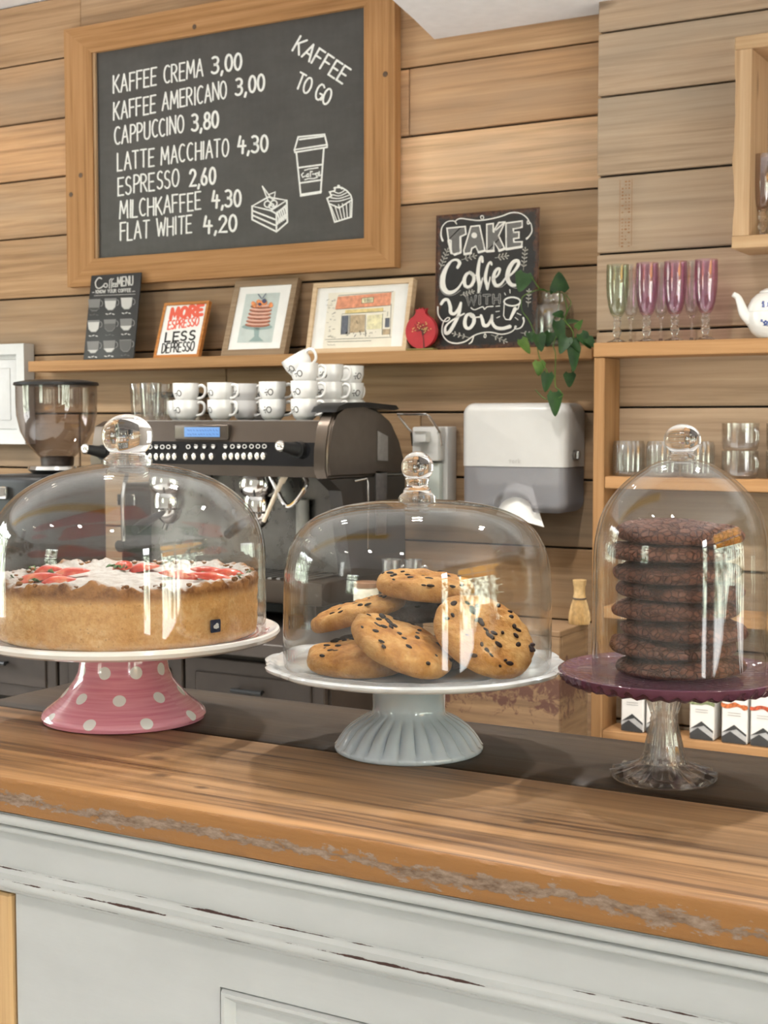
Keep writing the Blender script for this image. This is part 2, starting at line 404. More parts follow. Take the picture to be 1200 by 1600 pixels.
# soffit: outline in x and depth, extruded upward
struct('trim_1', b, M['plaster'])
b = MB(); b.box(-5.3, -5.2, -3.3, .2, 0, 2.73); b.box(-5.3, -5.2, 1.9, 3.6, 0, 2.73); b.box(-5.3, -5.2, .2, 1.9, 0, .5); b.box(-5.3, -5.2, .2, 1.9, 2.4, 2.73); struct('wall_left', b, plain('left_wall_paint', (.42, .39, .36), .8))
b = MB()
b.box(2.6, 2.7, -3.3, -1.75, 0, 2.73); b.box(2.6, 2.7, -1.2, -.5, 0, 2.73); b.box(2.6, 2.7, 2.0, 3.6, 0, 2.73); b.box(2.6, 2.7, -1.75, -1.2, 0, .26); b.box(2.6, 2.7, -1.75, -1.2, 2.46, 2.73); b.box(2.6, 2.7, -.5, 2.0, 0, .26); b.box(2.6, 2.7, -.5, 2.0, 2.46, 2.73)
struct('wall_right', b, plain('side_wall', (.60, .58, .55), .8))
b = MB()
b.box(-5.3, -3.4, -3.3, -3.2, 0, 2.73); b.box(-2.4, 2.7, -3.3, -3.2, 0, 2.73); b.box(-3.4, -2.4, -3.3, -3.2, 0, 1.0); b.box(-3.4, -2.4, -3.3, -3.2, 2.2, 2.73)
struct('wall_front', b, plain('front_wall', (.60, .58, .55), .8))
fr = plain('window_frame_paint', (.80, .79, .76), .4)
def window(name, horizontal, a0, a1, z0, z1, c, n):
    b = MB(); w = .035
    def bx(p0, p1, q0, q1):
        if horizontal: b.box(p0, p1, c-.03, c+.03, q0, q1)
        else: b.box(c-.03, c+.03, p0, p1, q0, q1)
    for k in range(n+1):
        p = a0 + (a1-a0)*k/n; bx(max(a0, p-w), min(a1, p+w), z0, z1)
    bx(a0, a1, z0, z0+.07); bx(a0, a1, z1-.07, z1); bx(a0, a1, z1-.5, z1-.45)
    struct(name, b, fr)
window('window_1', False, -.5, 2.0, .26, 2.46, 2.65, 3)
window('window_2', False, -1.75, -1.2, .26, 2.46, 2.65, 1)
window('window_4', False, .2, 1.9, .5, 2.4, -5.25, 2)
window('window_3', True, -3.4, -2.4, 1.0, 2.2, -3.25, 2)
b = MB(); b.box(-4.6, -.9, .55, .85, 2.60, 2.711); struct('reflection_bar', b, plain('ochre_reflection', (.92, .58, .12), .5))  # unseen ochre bar, added only to give the domes a golden reflection
b = MB(); b.prism([(0, 0), (1.1, -.35), (1.1, -.55), (1.12, -.55), (1.12, -.33), (0, .03)], -.9, 2.4, M=Matrix.Translation((2.76, 0, 2.5)))
struct('trim_3', b, plain('yellow_awning', (.85, .42, .06), .7))

# ================================================================== FRONT COUNTER
def counter_mat():
    n = NT('worn_counter_wood'); o = n.co(); at_ = n.new('Attribute', attribute_name='tone'); a = n.xyz(at_.outputs['Vector'])
    c = n.vm('ADD', o, n.vec(n.math('MULTIPLY', a[0], 3.1), n.math('MULTIPLY', a[0], 1.3), 0.0))
    w = n.noise(n.vm('MULTIPLY', c, (1.1, 5, 5)), 1.5, 3)
    cw = n.vm('ADD', c, n.vec(0.0, n.math('MULTIPLY', n.math('SUBTRACT', w, .5), .035), 0.0))
    g1 = n.noise(n.vm('MULTIPLY', cw, (2.2, 85, 85)), 1.0, 6, .68, .2)
    g2 = n.noise(n.vm('MULTIPLY', cw, (1.0, 30, 30)), 1.0, 5, .68, .4)
    bl = n.noise(n.vm('MULTIPLY', c, (2.2, 6, 6)), 1.2, 3, .55)
    g = n.math('ADD', n.math('MULTIPLY', g1, .5), n.math('MULTIPLY', g2, .5))
    col = n.ramp(g, (.40, (.045, .022, .010)), (.465, (.160, .090, .043)), (.58, (.265, .160, .082)))
    col = n.mix(n.ramp(bl, (.45, (0, 0, 0)), (.70, (.55, .55, .55))), col, n.mix(n.ramp(g, (.38, (0, 0, 0)), (.6, (1, 1, 1))), (.09, .056, .034), (.25, .175, .112)))
    # warm orange lacquer towards the customer's edge, where the top is rubbed least
    y = n.xyz(o)[1]
    e = n.ramp(n.math('ADD', y, n.math('MULTIPLY', n.math('SUBTRACT', bl, .5), .10)), (.86, (1, 1, 1)), (.99, (0, 0, 0)))
    col = n.mix(n.math('MULTIPLY', e, .7), col, n.mix(n.ramp(g, (.40, (0, 0, 0)), (.56, (1, 1, 1))), (.10, .042, .012), (.38, .195, .072)))
    col = n.mix(1.0, col, n.vec(a[1], n.math('ADD', n.math('MULTIPLY', a[1], .97), .01), n.math('ADD', n.math('MULTIPLY', a[1], .92), .02)), 'MULTIPLY')
    for (kx, ky, s) in ((-.795, .972, 1.0), (-.738, 1.13, .7), (-.755, .925, .8), (-.425, .955, .6), (-.70, .91, .6)):
        d = n.vm('DISTANCE', n.vm('MULTIPLY', n.vm('ADD', o, n.vec(n.math('MULTIPLY', w, .01), n.math('MULTIPLY', w, .01), 0.0)), (1, 1.6, 0)), (kx+.005, (ky+.005)*1.6, 0))
        k = n.ramp(n.math('DIVIDE', d, .014*s), (.3, (1, 1, 1)), (.9, (.25, .25, .25)), (1.3, (0, 0, 0)))
        col = n.mix(n.math('MULTIPLY', k, .7), col, (.05, .026, .014))
    # flaked weathered edge on the front face
    geo = n.new('NewGeometry'); ny = n.xyz(geo.outputs['True Normal'])[1]
    fm = n.math('MULTIPLY', n.math('LESS_THAN', y, .8615), n.math('LESS_THAN', ny, -.25))
    z = n.xyz(o)[2]
    zz = n.math('SUBTRACT', z, n.math('ADD', 1.0145, n.math('MULTIPLY', n.math('SUBTRACT', n.noise(n.vm('MULTIPLY', o, (7, 0, 0)), 1, 3), .5), .016)))
    fl = n.noise(n.vm('MULTIPLY', o, (60, 60, 160)), 1.0, 5, .7)
    fmask = n.ramp(n.math('SUBTRACT', n.math('ADD', fl, n.math('MULTIPLY', n.noise(n.vm('MULTIPLY', o, (11, 11, 26)), 1, 3), .42)), n.math('MULTIPLY', n.math('ABSOLUTE', zz), 32)), (.555, (0, 0, 0)), (.61, (1, 1, 1)))
    edge = n.mix(n.math('MULTIPLY', fmask, .8), n.mix(g, (.20, .085, .024), (.42, .205, .07)), n.mix(n.ramp(fl, (.35, (0, 0, 0)), (.65, (1, 1, 1))), (.06, .04, .028), (.34, .265, .21)))
    col = n.mix(fm, col, edge)
    n.set(col=col, rough=n.math('ADD', .34, n.math('MULTIPLY', g1, .25)), spec=.22)
    n.bump(n.math('ADD', g1, n.math('MULTIPLY', n.math('MULTIPLY', fl, fm), 3.0)), .28, .002); return n.m
def worktop(x0, x1, y0, y1, z0, z1, seed, tone, rough):
    nx, ring = 420, []
    prof = [(y1, z0), (y1, z1-.0015), (y1-.0015, z1), (y0+.03, z1), (y0+.004, z1), (y0+.0012, z1-.0012), (y0, z1-.004), (y0+.0005, z1-.011), (y0, z1-.017), (y0+.0006, z1-.023), (y0+.002, z0+.001), (y0+.004, z0)]
    for i in range(nx+1):
        x = x0 + (x1-x0)*i/nx; row = []
        for k, (y, z) in enumerate(prof):
            j = 0
            if rough and 4 <= k: j = (noise.noise(V((x*38, k*2.1, seed)))*.0013 + noise.noise(V((x*9, k*.5, seed+5)))*.0012)*(1 if k > 4 else .5)
            row.append(b.bm.verts.new((x, y+j, z + (j*.5 if k == 5 else 0))))
        ring.append(row)
    for A, B in zip(ring, ring[1:]):
        for k in range(len(prof)): b.face([A[k], B[k], B[(k+1) % len(prof)], A[(k+1) % len(prof)]], tone)
    b.face(ring[0][::-1], tone); b.face(ring[-1], tone)
b = MB()
worktop(-1.112, 1.4, .851, 1.0705, 1.000, 1.03, 1, (.2, 1.42, .3), True)
worktop(-1.112, 1.4, 1.0715, 1.248, 1.000, 1.0302, 2, (.75, .18, .3), False)
tag(obj('counter_worktop', b, counter_mat(), angle=50), 'worn brown plank worktop of the front counter under the three cake stands', 'countertop')

def painted_mat():
    n = NT('distressed_grey_paint'); o = n.co(); x, y, z = n.xyz(o)
    geo = n.new('NewGeometry')
    f1 = n.noise(n.vm('MULTIPLY', o, (16, 30, 60)), 1.0, 6, .7); f2 = n.noise(n.vm('MULTIPLY', o, (3.0, 1, 1)), 1.0, 2)
    tot = None
    for zc, hw in ((.9808, .0012), (.9495, .0010), (.9408, .0013), (.9315, .0011)):
        d = n.math('DIVIDE', n.math('ABSOLUTE', n.math('SUBTRACT', z, zc)), hw)
        m = n.math('SUBTRACT', n.math('ADD', n.math('MULTIPLY', f1, .75), n.math('MULTIPLY', n.noise(n.vm('MULTIPLY', n.vm('ADD', o, (zc*70, 0, 0)), (5.5, 1, 1)), 1.0, 3), .75)), n.math('MULTIPLY', d, .22))
        tot = m if tot is None else n.math('MAXIMUM', tot, m)
    chip = n.ramp(tot, (.742, (0, 0, 0)), (.765, (1, 1, 1)))
    base = n.ramp(n.noise(n.vm('MULTIPLY', o, (5, 5, 9)), 1.5, 4, .6), (.3, (.445, .45, .437)), (.7, (.505, .51, .497)))
    n.set(col=n.mix(chip, base, (.045, .017, .012)), rough=.48, spec=.4)
    n.bump(n.math('SUBTRACT', n.noise(n.vm('MULTIPLY', o, (20, 20, 120)), 1.0, 4), n.math('MULTIPLY', chip, 2.0)), .25, .0012); return n.m
PM = painted_mat()
cb = thing('counter_cabinet', 'grey painted counter base with chipped mouldings below the plank worktop', 'cabinet', (-.4, 1.0, 0))
def sweep(prof, x0, x1, back=.90):
    b = MB(); P = prof + [(back, prof[-1][1]), (back, prof[0][1])]
    A = [b.bm.verts.new((x0, y, z)) for y, z in P]; B = [b.bm.verts.new((x1, y, z)) for y, z in P]; n = len(P)
    for i in range(n): b.face([A[i], B[i], B[(i+1) % n], A[(i+1) % n]])
    b.face(A[::-1]); b.face(B); return b
def bead(zc, r, y, n=7): return [(y - r*sin(pi*k/n), zc + r*cos(pi*k/n)) for k in range(n+1)]
prof = [(.855, .9995)] + bead(.9935, .0044, .857) + [(.859, .9885)] + bead(.9845, .0032, .859) + [(.8615, .9810), (.8625, .980)]
obj('cornice_moulding', sweep(prof, -1.08, 1.38), PM, cb)
obj('frieze', sweep([(.8628, .9802), (.8628, .9502)], -1.08, 1.38), PM, cb)
prof = [(.862, .9502), (.860, .949), (.8575, .946), (.8578, .9425)] + bead(.9375, .0038, .8575) + [(.860, .9325), (.860, .9305), (.8655, .9265)]
obj('waist_moulding', sweep(prof, -1.08, 1.38), PM, cb)
b = MB()
fx0 = -.864                                # left end of the painted front
b.box(fx0, .40, .8660, .90, .889, .9262); b.box(fx0, -.648, .8660, .90, .12, .889); b.box(.40, 1.38, .866, .90, .12, .9262, .001, 1); b.box(-.648, .40, .866, .90, .12, .30)
obj('panel_frame', b, PM, cb)
b = MB()
t = bmesh.new()
def panel(b, x0, x1, z0, z1, yf, yb, inset):
    a = [V((x0, yb, z0)), V((x1, yb, z0)), V((x1, yb, z1)), V((x0, yb, z1))]
    i1 = [V((x0+inset*.25, yf-.001, z0+inset*.25)), V((x1-inset*.25, yf-.001, z0+inset*.25)), V((x1-inset*.25, yf-.001, z1-inset*.25)), V((x0+inset*.25, yf-.001, z1-inset*.25))]
    i2 = [V((x0+inset*.5, yf-.0005, z0+inset*.5)), V((x1-inset*.5, yf-.0005, z0+inset*.5)), V((x1-inset*.5, yf-.0005, z1-inset*.5)), V((x0+inset*.5, yf-.0005, z1-inset*.5))]
    i3 = [V((x0+inset, yb-.001, z0+inset)), V((x1-inset, yb-.001, z0+inset)), V((x1-inset, yb-.001, z1-inset)), V((x0+inset, yb-.001, z1-inset))]
    i4 = [V((x0+inset*2.6, yb-.001, z0+inset*2.6)), V((x1-inset*2.6, yb-.001, z0+inset*2.6)), V((x1-inset*2.6, yb-.001, z1-inset*2.6)), V((x0+inset*2.6, yb-.001, z1-inset*2.6))]
    i5 = [p + V((.0035*(1 if p.x < (x0+x1)/2 else -1), -.0045, .0035*(1 if p.z < (z0+z1)/2 else -1))) for p in i4]
    rings = [[b.bm.verts.new(p) for p in r] for r in (a, i1, i2, i3, i4, i5)]
    for A, B in zip(rings, rings[1:]):
        for k in range(4): b.face([A[k], A[(k+1) % 4], B[(k+1) % 4], B[k]])
    b.face(rings[-1])
panel(b, -.648, .40, .30, .889, .8640, .8715, .012)
obj('raised_panel', b, PM, cb)
b = MB(); b.box(-1.08, 1.38, .90, 1.20, 0, .9995); b.box(-1.08, 1.38, .885, .90, 0, .12)
obj('carcass', b, plain('carcass_board', (.16, .11, .075), .7), cb)
b = MB(); b.box(-1.08, fx0-.003, .862, .8995, 0, .9258, .002, 1)
obj('corner_post', b, wood('bare_post', (.40, .23, .10), (.58, .37, .18), (.68, .46, .26), 2, tone=False), cb)['label'] = 'bare pine corner post'

# ================================================================== CAKE STANDS
def plate_pat():
    n = NT('printed_plate'); o = n.co(); x, y, z = n.xyz(o); r = n.math('SQRT', n.math('ADD', n.math('MULTIPLY', x, x), n.math('MULTIPLY', y, y)))
    an = n.math('MULTIPLY', n.math('ARCTAN2', y, x), 36/(2*pi)); v = n.vec(n.math('MULTIPLY', an, 1.0), n.math('MULTIPLY', r, 240), 0.0)
    m = n.math('GREATER_THAN', n.noise(v, 1.3, 2), .54)
    band = n.math('MULTIPLY', n.math('GREATER_THAN', r, .1385), n.math('LESS_THAN', r, .1475))
    band2 = n.math('MULTIPLY', n.math('GREATER_THAN', r, .134), n.math('LESS_THAN', r, .1365))
    top = n.math('GREATER_THAN', n.xyz(n.new('NewGeometry').outputs['Normal'])[2], .5)
    k = n.math('MULTIPLY', n.math('MAXIMUM', n.math('MULTIPLY', m, band), band2), top)
    n.set(col=n.mix(k, (.84, .82, .78), (.50, .045, .06)), rough=.15, coat=.4); return n.m
def pink_mat():
    n = NT('pink_polka_glaze'); uv = n.new('UVMap').outputs[0]; u, v, _ = n.xyz(uv); o = n.co(); x, y, z = n.xyz(o)
    r = n.math('SQRT', n.math('ADD', n.math('MULTIPLY', x, x), n.math('MULTIPLY', y, y)))
    N = 9.0; RH = .0285
    row = n.math('FLOOR', n.math('DIVIDE', n.math('SUBTRACT', v, .0125), RH)); half = n.math('MULTIPLY', n.math('MODULO', n.math('ABSOLUTE', row), 2.0), .5)
    du = n.math('SUBTRACT', n.math('FRACT', n.math('ADD', n.math('MULTIPLY', u, N), n.math('ADD', half, .35))), .5)
    dv = n.math('SUBTRACT', n.math('FRACT', n.math('DIVIDE', n.math('SUBTRACT', v, .0125), RH)), .5)
    a = n.math('MULTIPLY', du, n.math('MULTIPLY', r, 2*pi/N)); bb = n.math('MULTIPLY', dv, RH)
    d = n.math('SQRT', n.math('ADD', n.math('MULTIPLY', a, a), n.math('MULTIPLY', bb, bb)))
    dot = n.ramp(n.math('DIVIDE', d, .0066), (.92, (1, 1, 1)), (1.0, (0, 0, 0)))
    br = n.noise(n.vec(n.math('MULTIPLY', u, 5), n.math('MULTIPLY', v, 260), 0.0), 1.0, 4)
    col = n.ramp(br, (.3, (.68, .215, .29)), (.7, (.82, .36, .43)))
    n.set(col=n.mix(dot, col, (.84, .83, .80)), rough=.13, coat=.5); return n.m
PC = V((-.934, 1.091, 1.03))
ps = thing('cake_stand', 'pink polka dot pedestal stand with wide white plate carrying the strawberry cake', 'cake stand', PC)
b = MB(); b.lathe([(.044, .0795), (.0432, .072), (.0430, .064), (.0455, .049), (.0490, .041), (.0540, .034), (.0656, .0205), (.0760, .0125), (.0812, .0078), (.0824, .0045), (.0815, .0012), (.0795, 0), (.074, 0), (.07, .004), (.05, .025), (.036, .06), (.036, .0795)], 96, PC, closed=True)
obj('pedestal', b, pink_mat(), ps)['label'] = 'pink pedestal with white dots'
PO = PC + V((.004, .002, 0))
b = MB(); b.lathe([(0, .0795), (.05, .0795), (.12, .0800), (.146, .0815), (.1515, .0842), (.1535, .0880), (.1528, .0910), (.150, .0918), (.146, .0902), (.139, .0876), (.1, .0872), (0, .0872)], 128, PO)
obj('plate', b, plate_pat(), ps)['label'] = 'white plate with red print'

GC = V((-.618, 1.116, 1.03)); GO = GC + V((.005, .003, 0))
grey_m = plain('pale_grey_glaze', (.52, .585, .635), .10, coat=.8, var=.03)
gs = thing('cake_stand', 'pale grey ceramic stand with fluted foot and scalloped plate carrying chocolate chip cookies', 'cake stand', GC)
def flute(th, i, r, z):
    k = {5: .5, 6: .9, 7: 1, 8: 1, 9: .8, 10: .45}.get(i, 0)
    q = abs(sin(th*13)); return r*(1 - .105*k*(1-q)**1.6), z
b = MB(); b.lathe([(.037, .0670), (.0345, .0600), (.0335, .0560), (.0330, .0400), (.0338, .0345), (.0395, .0315), (.0470, .0275), (.0545, .0222), (.0600, .0165), (.0643, .0105), (.0668, .0062), (.0682, .0045), (.0683, .0015), (.067, 0), (.062, 0), (.05, .015), (.03, .028), (.025, .067)], 208, GC, mod=flute, closed=True)
obj('pedestal', b, grey_m, gs, angle=60)
def scallop(th, i, r, z):
    k = {2: .5, 3: 1, 4: 1, 5: 1, 6: 1, 7: .6}.get(i, 0)
    w = .5*abs(cos(th*7))**.7 + .5*abs(cos(th*7+.9))**.8
    return r + k*(.0085*w - .006), z + k*.0016*(w-.5)
b = MB(); b.lathe([(0, .0665), (.05, .0670), (.105, .0715), (.132, .0755), (.1372, .0780), (.1375, .0805), (.1345, .0822), (.129, .0808), (.124, .0785), (.08, .0778), (0, .0775)], 196, GO, mod=scallop)
obj('plate', b, plain('off_white_glaze', (.66, .68, .69), .15, coat=.5, var=.03), gs, angle=60)

VC = V((-.381, 1.131, 1.03)); VO = VC + V((.006, .003, 0))
vs_ = thing('cake_stand', 'clear glass footed stand with purple glass plate carrying the tall stack of brown cookies', 'cake stand', VC)
def ribs(th, i, r, z):
    k = {0: .0, 1: .4, 2: .5, 3: .2, 4: .2, 5: .6, 6: .8, 7: .3, 8: .3, 9: .8, 10: 1, 11: 1, 12: .8}.get(i, 0)
    return r*(1 + .045*k*cos(th*16)), z + (.0010*k*cos(th*16) if i > 9 else 0)
b = MB(); b.lathe([(.0185, .0775), (.0160, .0700), (.0135, .0620), (.0108, .0530), (.0118, .0505), (.0112, .0475), (.0150, .0310), (.0178, .0185), (.0200, .0165), (.0195, .0142), (.0260, .0105), (.0355, .0072), (.0437, .0055), (.0445, .0025), (.0425, 0), (.02, 0.0005), (.012, .012), (.0085, .03), (.006, .05), (.006, .0775)], 128, VC, mod=ribs, closed=True)
ng = NT('stem_glass'); ng.n.remove(ng.p); gb_ = ng.new('BsdfGlass'); gb_.inputs['IOR'].default_value = 1.42; gb_.inputs['Roughness'].default_value = .02
tb_ = ng.new('BsdfTransparent'); tb_.inputs[0].default_value = (.93, .93, .93, 1); gs_ = ng.new('BsdfGlossy'); gs_.inputs['Roughness'].default_value = .08
m1_ = ng.new('MixShader'); m1_.inputs[0].default_value = .18; ng.l.new(tb_.outputs[0], m1_.inputs[1]); ng.l.new(gs_.outputs[0], m1_.inputs[2])
m2_ = ng.new('MixShader'); m2_.inputs[0].default_value = .45; ng.l.new(gb_.outputs[0], m2_.inputs[1]); ng.l.new(m1_.outputs[0], m2_.inputs[2]); ng.l.new(m2_.outputs[0], ng.out.inputs[0])
obj('stem', b, ng.m, vs_, angle=60)['label'] = 'clear ribbed glass stem'
def purple_mat():
    n = NT('purple_pressed_glass'); o = n.co(); x, y, z = n.xyz(o); r = n.math('SQRT', n.math('ADD', n.math('MULTIPLY', x, x), n.math('MULTIPLY', y, y)))
    an = n.math('ARCTAN2', y, x)
    h = n.math('ADD', n.math('SINE', n.math('MULTIPLY', an, 48)), n.math('SINE', n.math('MULTIPLY', r, 900)))
    n.set(col=(.20, .075, .125, 1), rough=.07, spec=.6, trans=.4, ior=1.3, coat=.5)
    n.bump(h, .35, .0012); return n.m
def scal2(th, i, r, z):
    k = {1: .3, 2: 1, 3: .8}.get(i, 0); return r + k*.0016*cos(th*44), z - k*.0012*(.5+.5*cos(th*44))
b = MB(); b.lathe([(0, .0775), (.06, .0785), (.086, .0820), (.0925, .0850), (.0952, .0890), (.0957, .0915), (.0940, .0925), (.0905, .0908), (.080, .0888), (.05, .0885), (0, .0885)], 176, VO, mod=scal2)
obj('plate', b, purple_mat(), vs_, angle=60)['label'] = 'purple pressed glass plate'

# ------------------------------------------------------------------ glass domes
def dome(name, label, c, prof, knob, th=.0024):
    t = thing(name, label, 'glass dome', c, None)
    b = MB(); inn = []
    for i, (r, z) in enumerate(prof):
        a = V(prof[max(0, i-1)]); d = V(prof[min(len(prof)-1, i+1)]); n = V(((d-a).y, -(d-a).x)).normalized()
        inn.append((max(0, r - n.x*th), z - n.y*th))
    inn[-1] = (0, inn[-1][1]); inn[0] = (prof[0][0]-th, prof[0][1])
    b.lathe(prof + inn[::-1], 128, c, closed=True) if False else b.lathe(prof, 128, c, cap=False).lathe(inn, 128, c, cap=False)
    # foot ring that joins the two walls
    b.lathe([(prof[0][0], prof[0][1]), (prof[0][0]-th*.5, prof[0][1]-.0008), (inn[0][0], inn[0][1])], 128, c, cap=False)
    obj('bell', b, M['dome'], t)
    b = MB(); b.lathe(knob, 64, c); obj('knob', b, M['knob'], t, angle=70)['label'] = 'solid glass ball knob'
    return t
def ballprof(neck, z0, zc, r, rx=None):
    rx = rx or r; a0 = math.asin(min(1, neck/rx)); P = []
    for k in range(17):
        a = pi - a0 - (pi-a0)*k/16
        P.append((rx*sin(a) if k < 16 else 0, zc + r*cos(a)))
    return P
DP = PC + V((.0055, .003, .0886))
pf = [(.1372, 0), (.1378, .02), (.1376, .05), (.1372, .078), (.1362, .090), (.1335, .103), (.1275, .1165), (.1190, .1285), (.1075, .1395), (.092, .150), (.072, .1592), (.048, .1655), (.026, .1690), (0, .1700)]
pf, _ = spline(pf, 1, 4)
dome('cake_dome', 'widest glass dome with ball knob over the strawberry cake on pink stand', DP, pf,
     [(0, .1680), (.0245, .1680), (.0250, .1725), (.0215, .1752), (.0180, .1782), (.0172, .182)] + ballprof(.0172, .182, .1965, .0222, .0256))
DG = GC + V((.0065, .0035, .0794))
pf = [(.1212, 0), (.1222, .01), (.1220, .04), (.1214, .075), (.1190, .096), (.1135, .112), (.1030, .1265), (.088, .1365), (.066, .1440), (.040, .1480), (.02, .149), (0, .1492)]
pf, _ = spline(pf, 1, 4)
dome('cookie_dome', 'low glass dome with ball knob over chocolate chip cookies on grey stand', DG, pf,
     [(0, .1478), (.0170, .1478), (.0172, .1515), (.0150, .1540), (.0128, .1560), (.0122, .1590), (.0100, .1610), (.0098, .1650), (.0108, .1685)] + ballprof(.0108, .169, .1792, .0140, .0147))
DV = VC + V((.0105, .006, .0890))
pf = [(.0722, 0), (.0726, .01), (.0726, .06), (.0722, .098), (.0705, .116), (.0660, .133), (.0580, .1475), (.0470, .1600), (.034, .1700), (.022, .1765), (.0110, .1795), (0, .180)]
pf, _ = spline(pf, 1, 4)
dome('bell_jar', 'tall narrow glass bell with ball knob over stacked brown cookies', DV, pf,
     [(0, .1785), (.0120, .1785), (.0122, .1810), (.0100, .1830), (.0092, .1850)] + ballprof(.0092, .185, .1960, .0128, .0152))

# ------------------------------------------------------------------ cake
def cake_mat():
    n = NT('baked_cake'); o = n.co(); x, y, z = n.xyz(o)
    geo = n.new('NewGeometry'); nz_ = n.xyz(geo.outputs['Normal'])[2]
    f = n.noise(o, 55, 6, .7); g = n.noise(o, 260, 4, .7); big = n.noise(o, 14, 4)
    side = n.ramp(n.math('ADD', n.math('MULTIPLY', f, .6), n.math('MULTIPLY', g, .4)), (.30, (.48, .21, .06)), (.5, (.72, .40, .15)), (.68, (.86, .59, .30)))
    side = n.mix(n.math('MULTIPLY', n.ramp(big, (.4, (0, 0, 0)), (.7, (1, 1, 1))), .35), side, (.60, .30, .10))
    zt = n.math('ADD', z, n.math('MULTIPLY', n.math('SUBTRACT', f, .5), .022))
    side = n.mix(n.ramp(zt, (.0, (1, 1, 1)), (.006, (0, 0, 0))), side, (.80, .60, .38))
    po = n.ramp(n.vor(o, 210), (.10, (1, 1, 1)), (.26, (0, 0, 0))); side = n.mix(n.math('MULTIPLY', n.math('MULTIPLY', po, n.ramp(g, (.45, (0, 0, 0)), (.6, (1, 1, 1)))), .6), side, (.26, .10, .03))
    rim = n.ramp(zt, (.044, (0, 0, 0)), (.050, (1, 1, 1)))
    col = n.mix(rim, side, n.ramp(f, (.35, (.12, .038, .012)), (.6, (.40, .18, .06))))
    r = n.math('SQRT', n.math('ADD', n.math('MULTIPLY', x, x), n.math('MULTIPLY', y, y)))
    sug = n.math('SUBTRACT', n.math('ADD', nz_, n.math('MULTIPLY', n.math('SUBTRACT', n.noise(o, 120, 5, .75), .5), 1.5)), n.math('MULTIPLY', n.math('MAXIMUM', n.math('SUBTRACT', r, .1190), 0), 60))
    sm = n.math('MULTIPLY', n.ramp(sug, (.30, (0, 0, 0)), (.85, (.95, .95, .95))), n.ramp(z, (.046, (0, 0, 0)), (.052, (1, 1, 1))))
    n.set(col=n.mix(sm, col, n.ramp(n.noise(o, 90, 5, .7), (.35, (.50, .45, .41)), (.6, (.66, .63, .60)))), rough=.8, spec=.25)
    n.bump(n.math('ADD', f, n.math('MULTIPLY', g, .6)), .55, .003); return n.m
CC = PO + V((.001, 0, .0877))
ck = thing('strawberry_cake', 'round golden crumb cake dusted with sugar and topped with strawberry slices', 'cake', CC)
def crumb(th, i, r, z):
    p = V((r*cos(th), r*sin(th), z)); d = noise.noise(p*60)*.0014 + noise.noise(p*170)*.0010 + noise.noise(p*380)*.0006
    if z > .046:
        e = noise.noise(p*45+V((3, 1, 4)))*.0055 + noise.noise(p*120)*.0042 + noise.noise(p*260)*.0016
        if r > .095: return r + d + e*.35, z + e + .0025*sin(th*5+1)
        return r + d, z + e*.5
    return r + d, z
prof = [(0, .0002), (.128, .0002), (.1300, .002)] + [(.1303 + .0016*k/21, .004 + .042*k/21) for k in range(22)] + [(.1320, .0500), (.1322, .0535), (.1312, .0570), (.1285, .0592), (.1245, .0600), (.120, .0590), (.1155, .0570), (.110, .0555), (.10, .0545), (.088, .0545), (.075, .0550), (.062, .0550), (.05, .0548), (.038, .0550), (.026, .055), (.014, .055), (0, .055)]
prof = [(r_*.987, z_) for r_, z_ in prof]
b = MB(); b.lathe(prof, 380, CC, mod=crumb); obj('cake_body', b, cake_mat(), ck, angle=80)
def berry_mat():
    n = NT('strawberry_flesh'); o = n.co(); f = n.noise(o, 160, 3)
    col = n.ramp(n.noise(n.vm('MULTIPLY', o, (1, 1, 1)), 75, 2), (.32, (.48, .022, .018)), (.52, (.66, .085, .045)), (.74, (.74, .30, .16)))
    n.set(col=col, rough=.28, spec=.5); n.bump(n.vor(o, 420), .2, .001); return n.m
BM_, LF = berry_mat(), plain('strawberry_leaf', (.05, .15, .02), .5, var=.15)
FH = V((-sin(YAW), cos(YAW), 0))
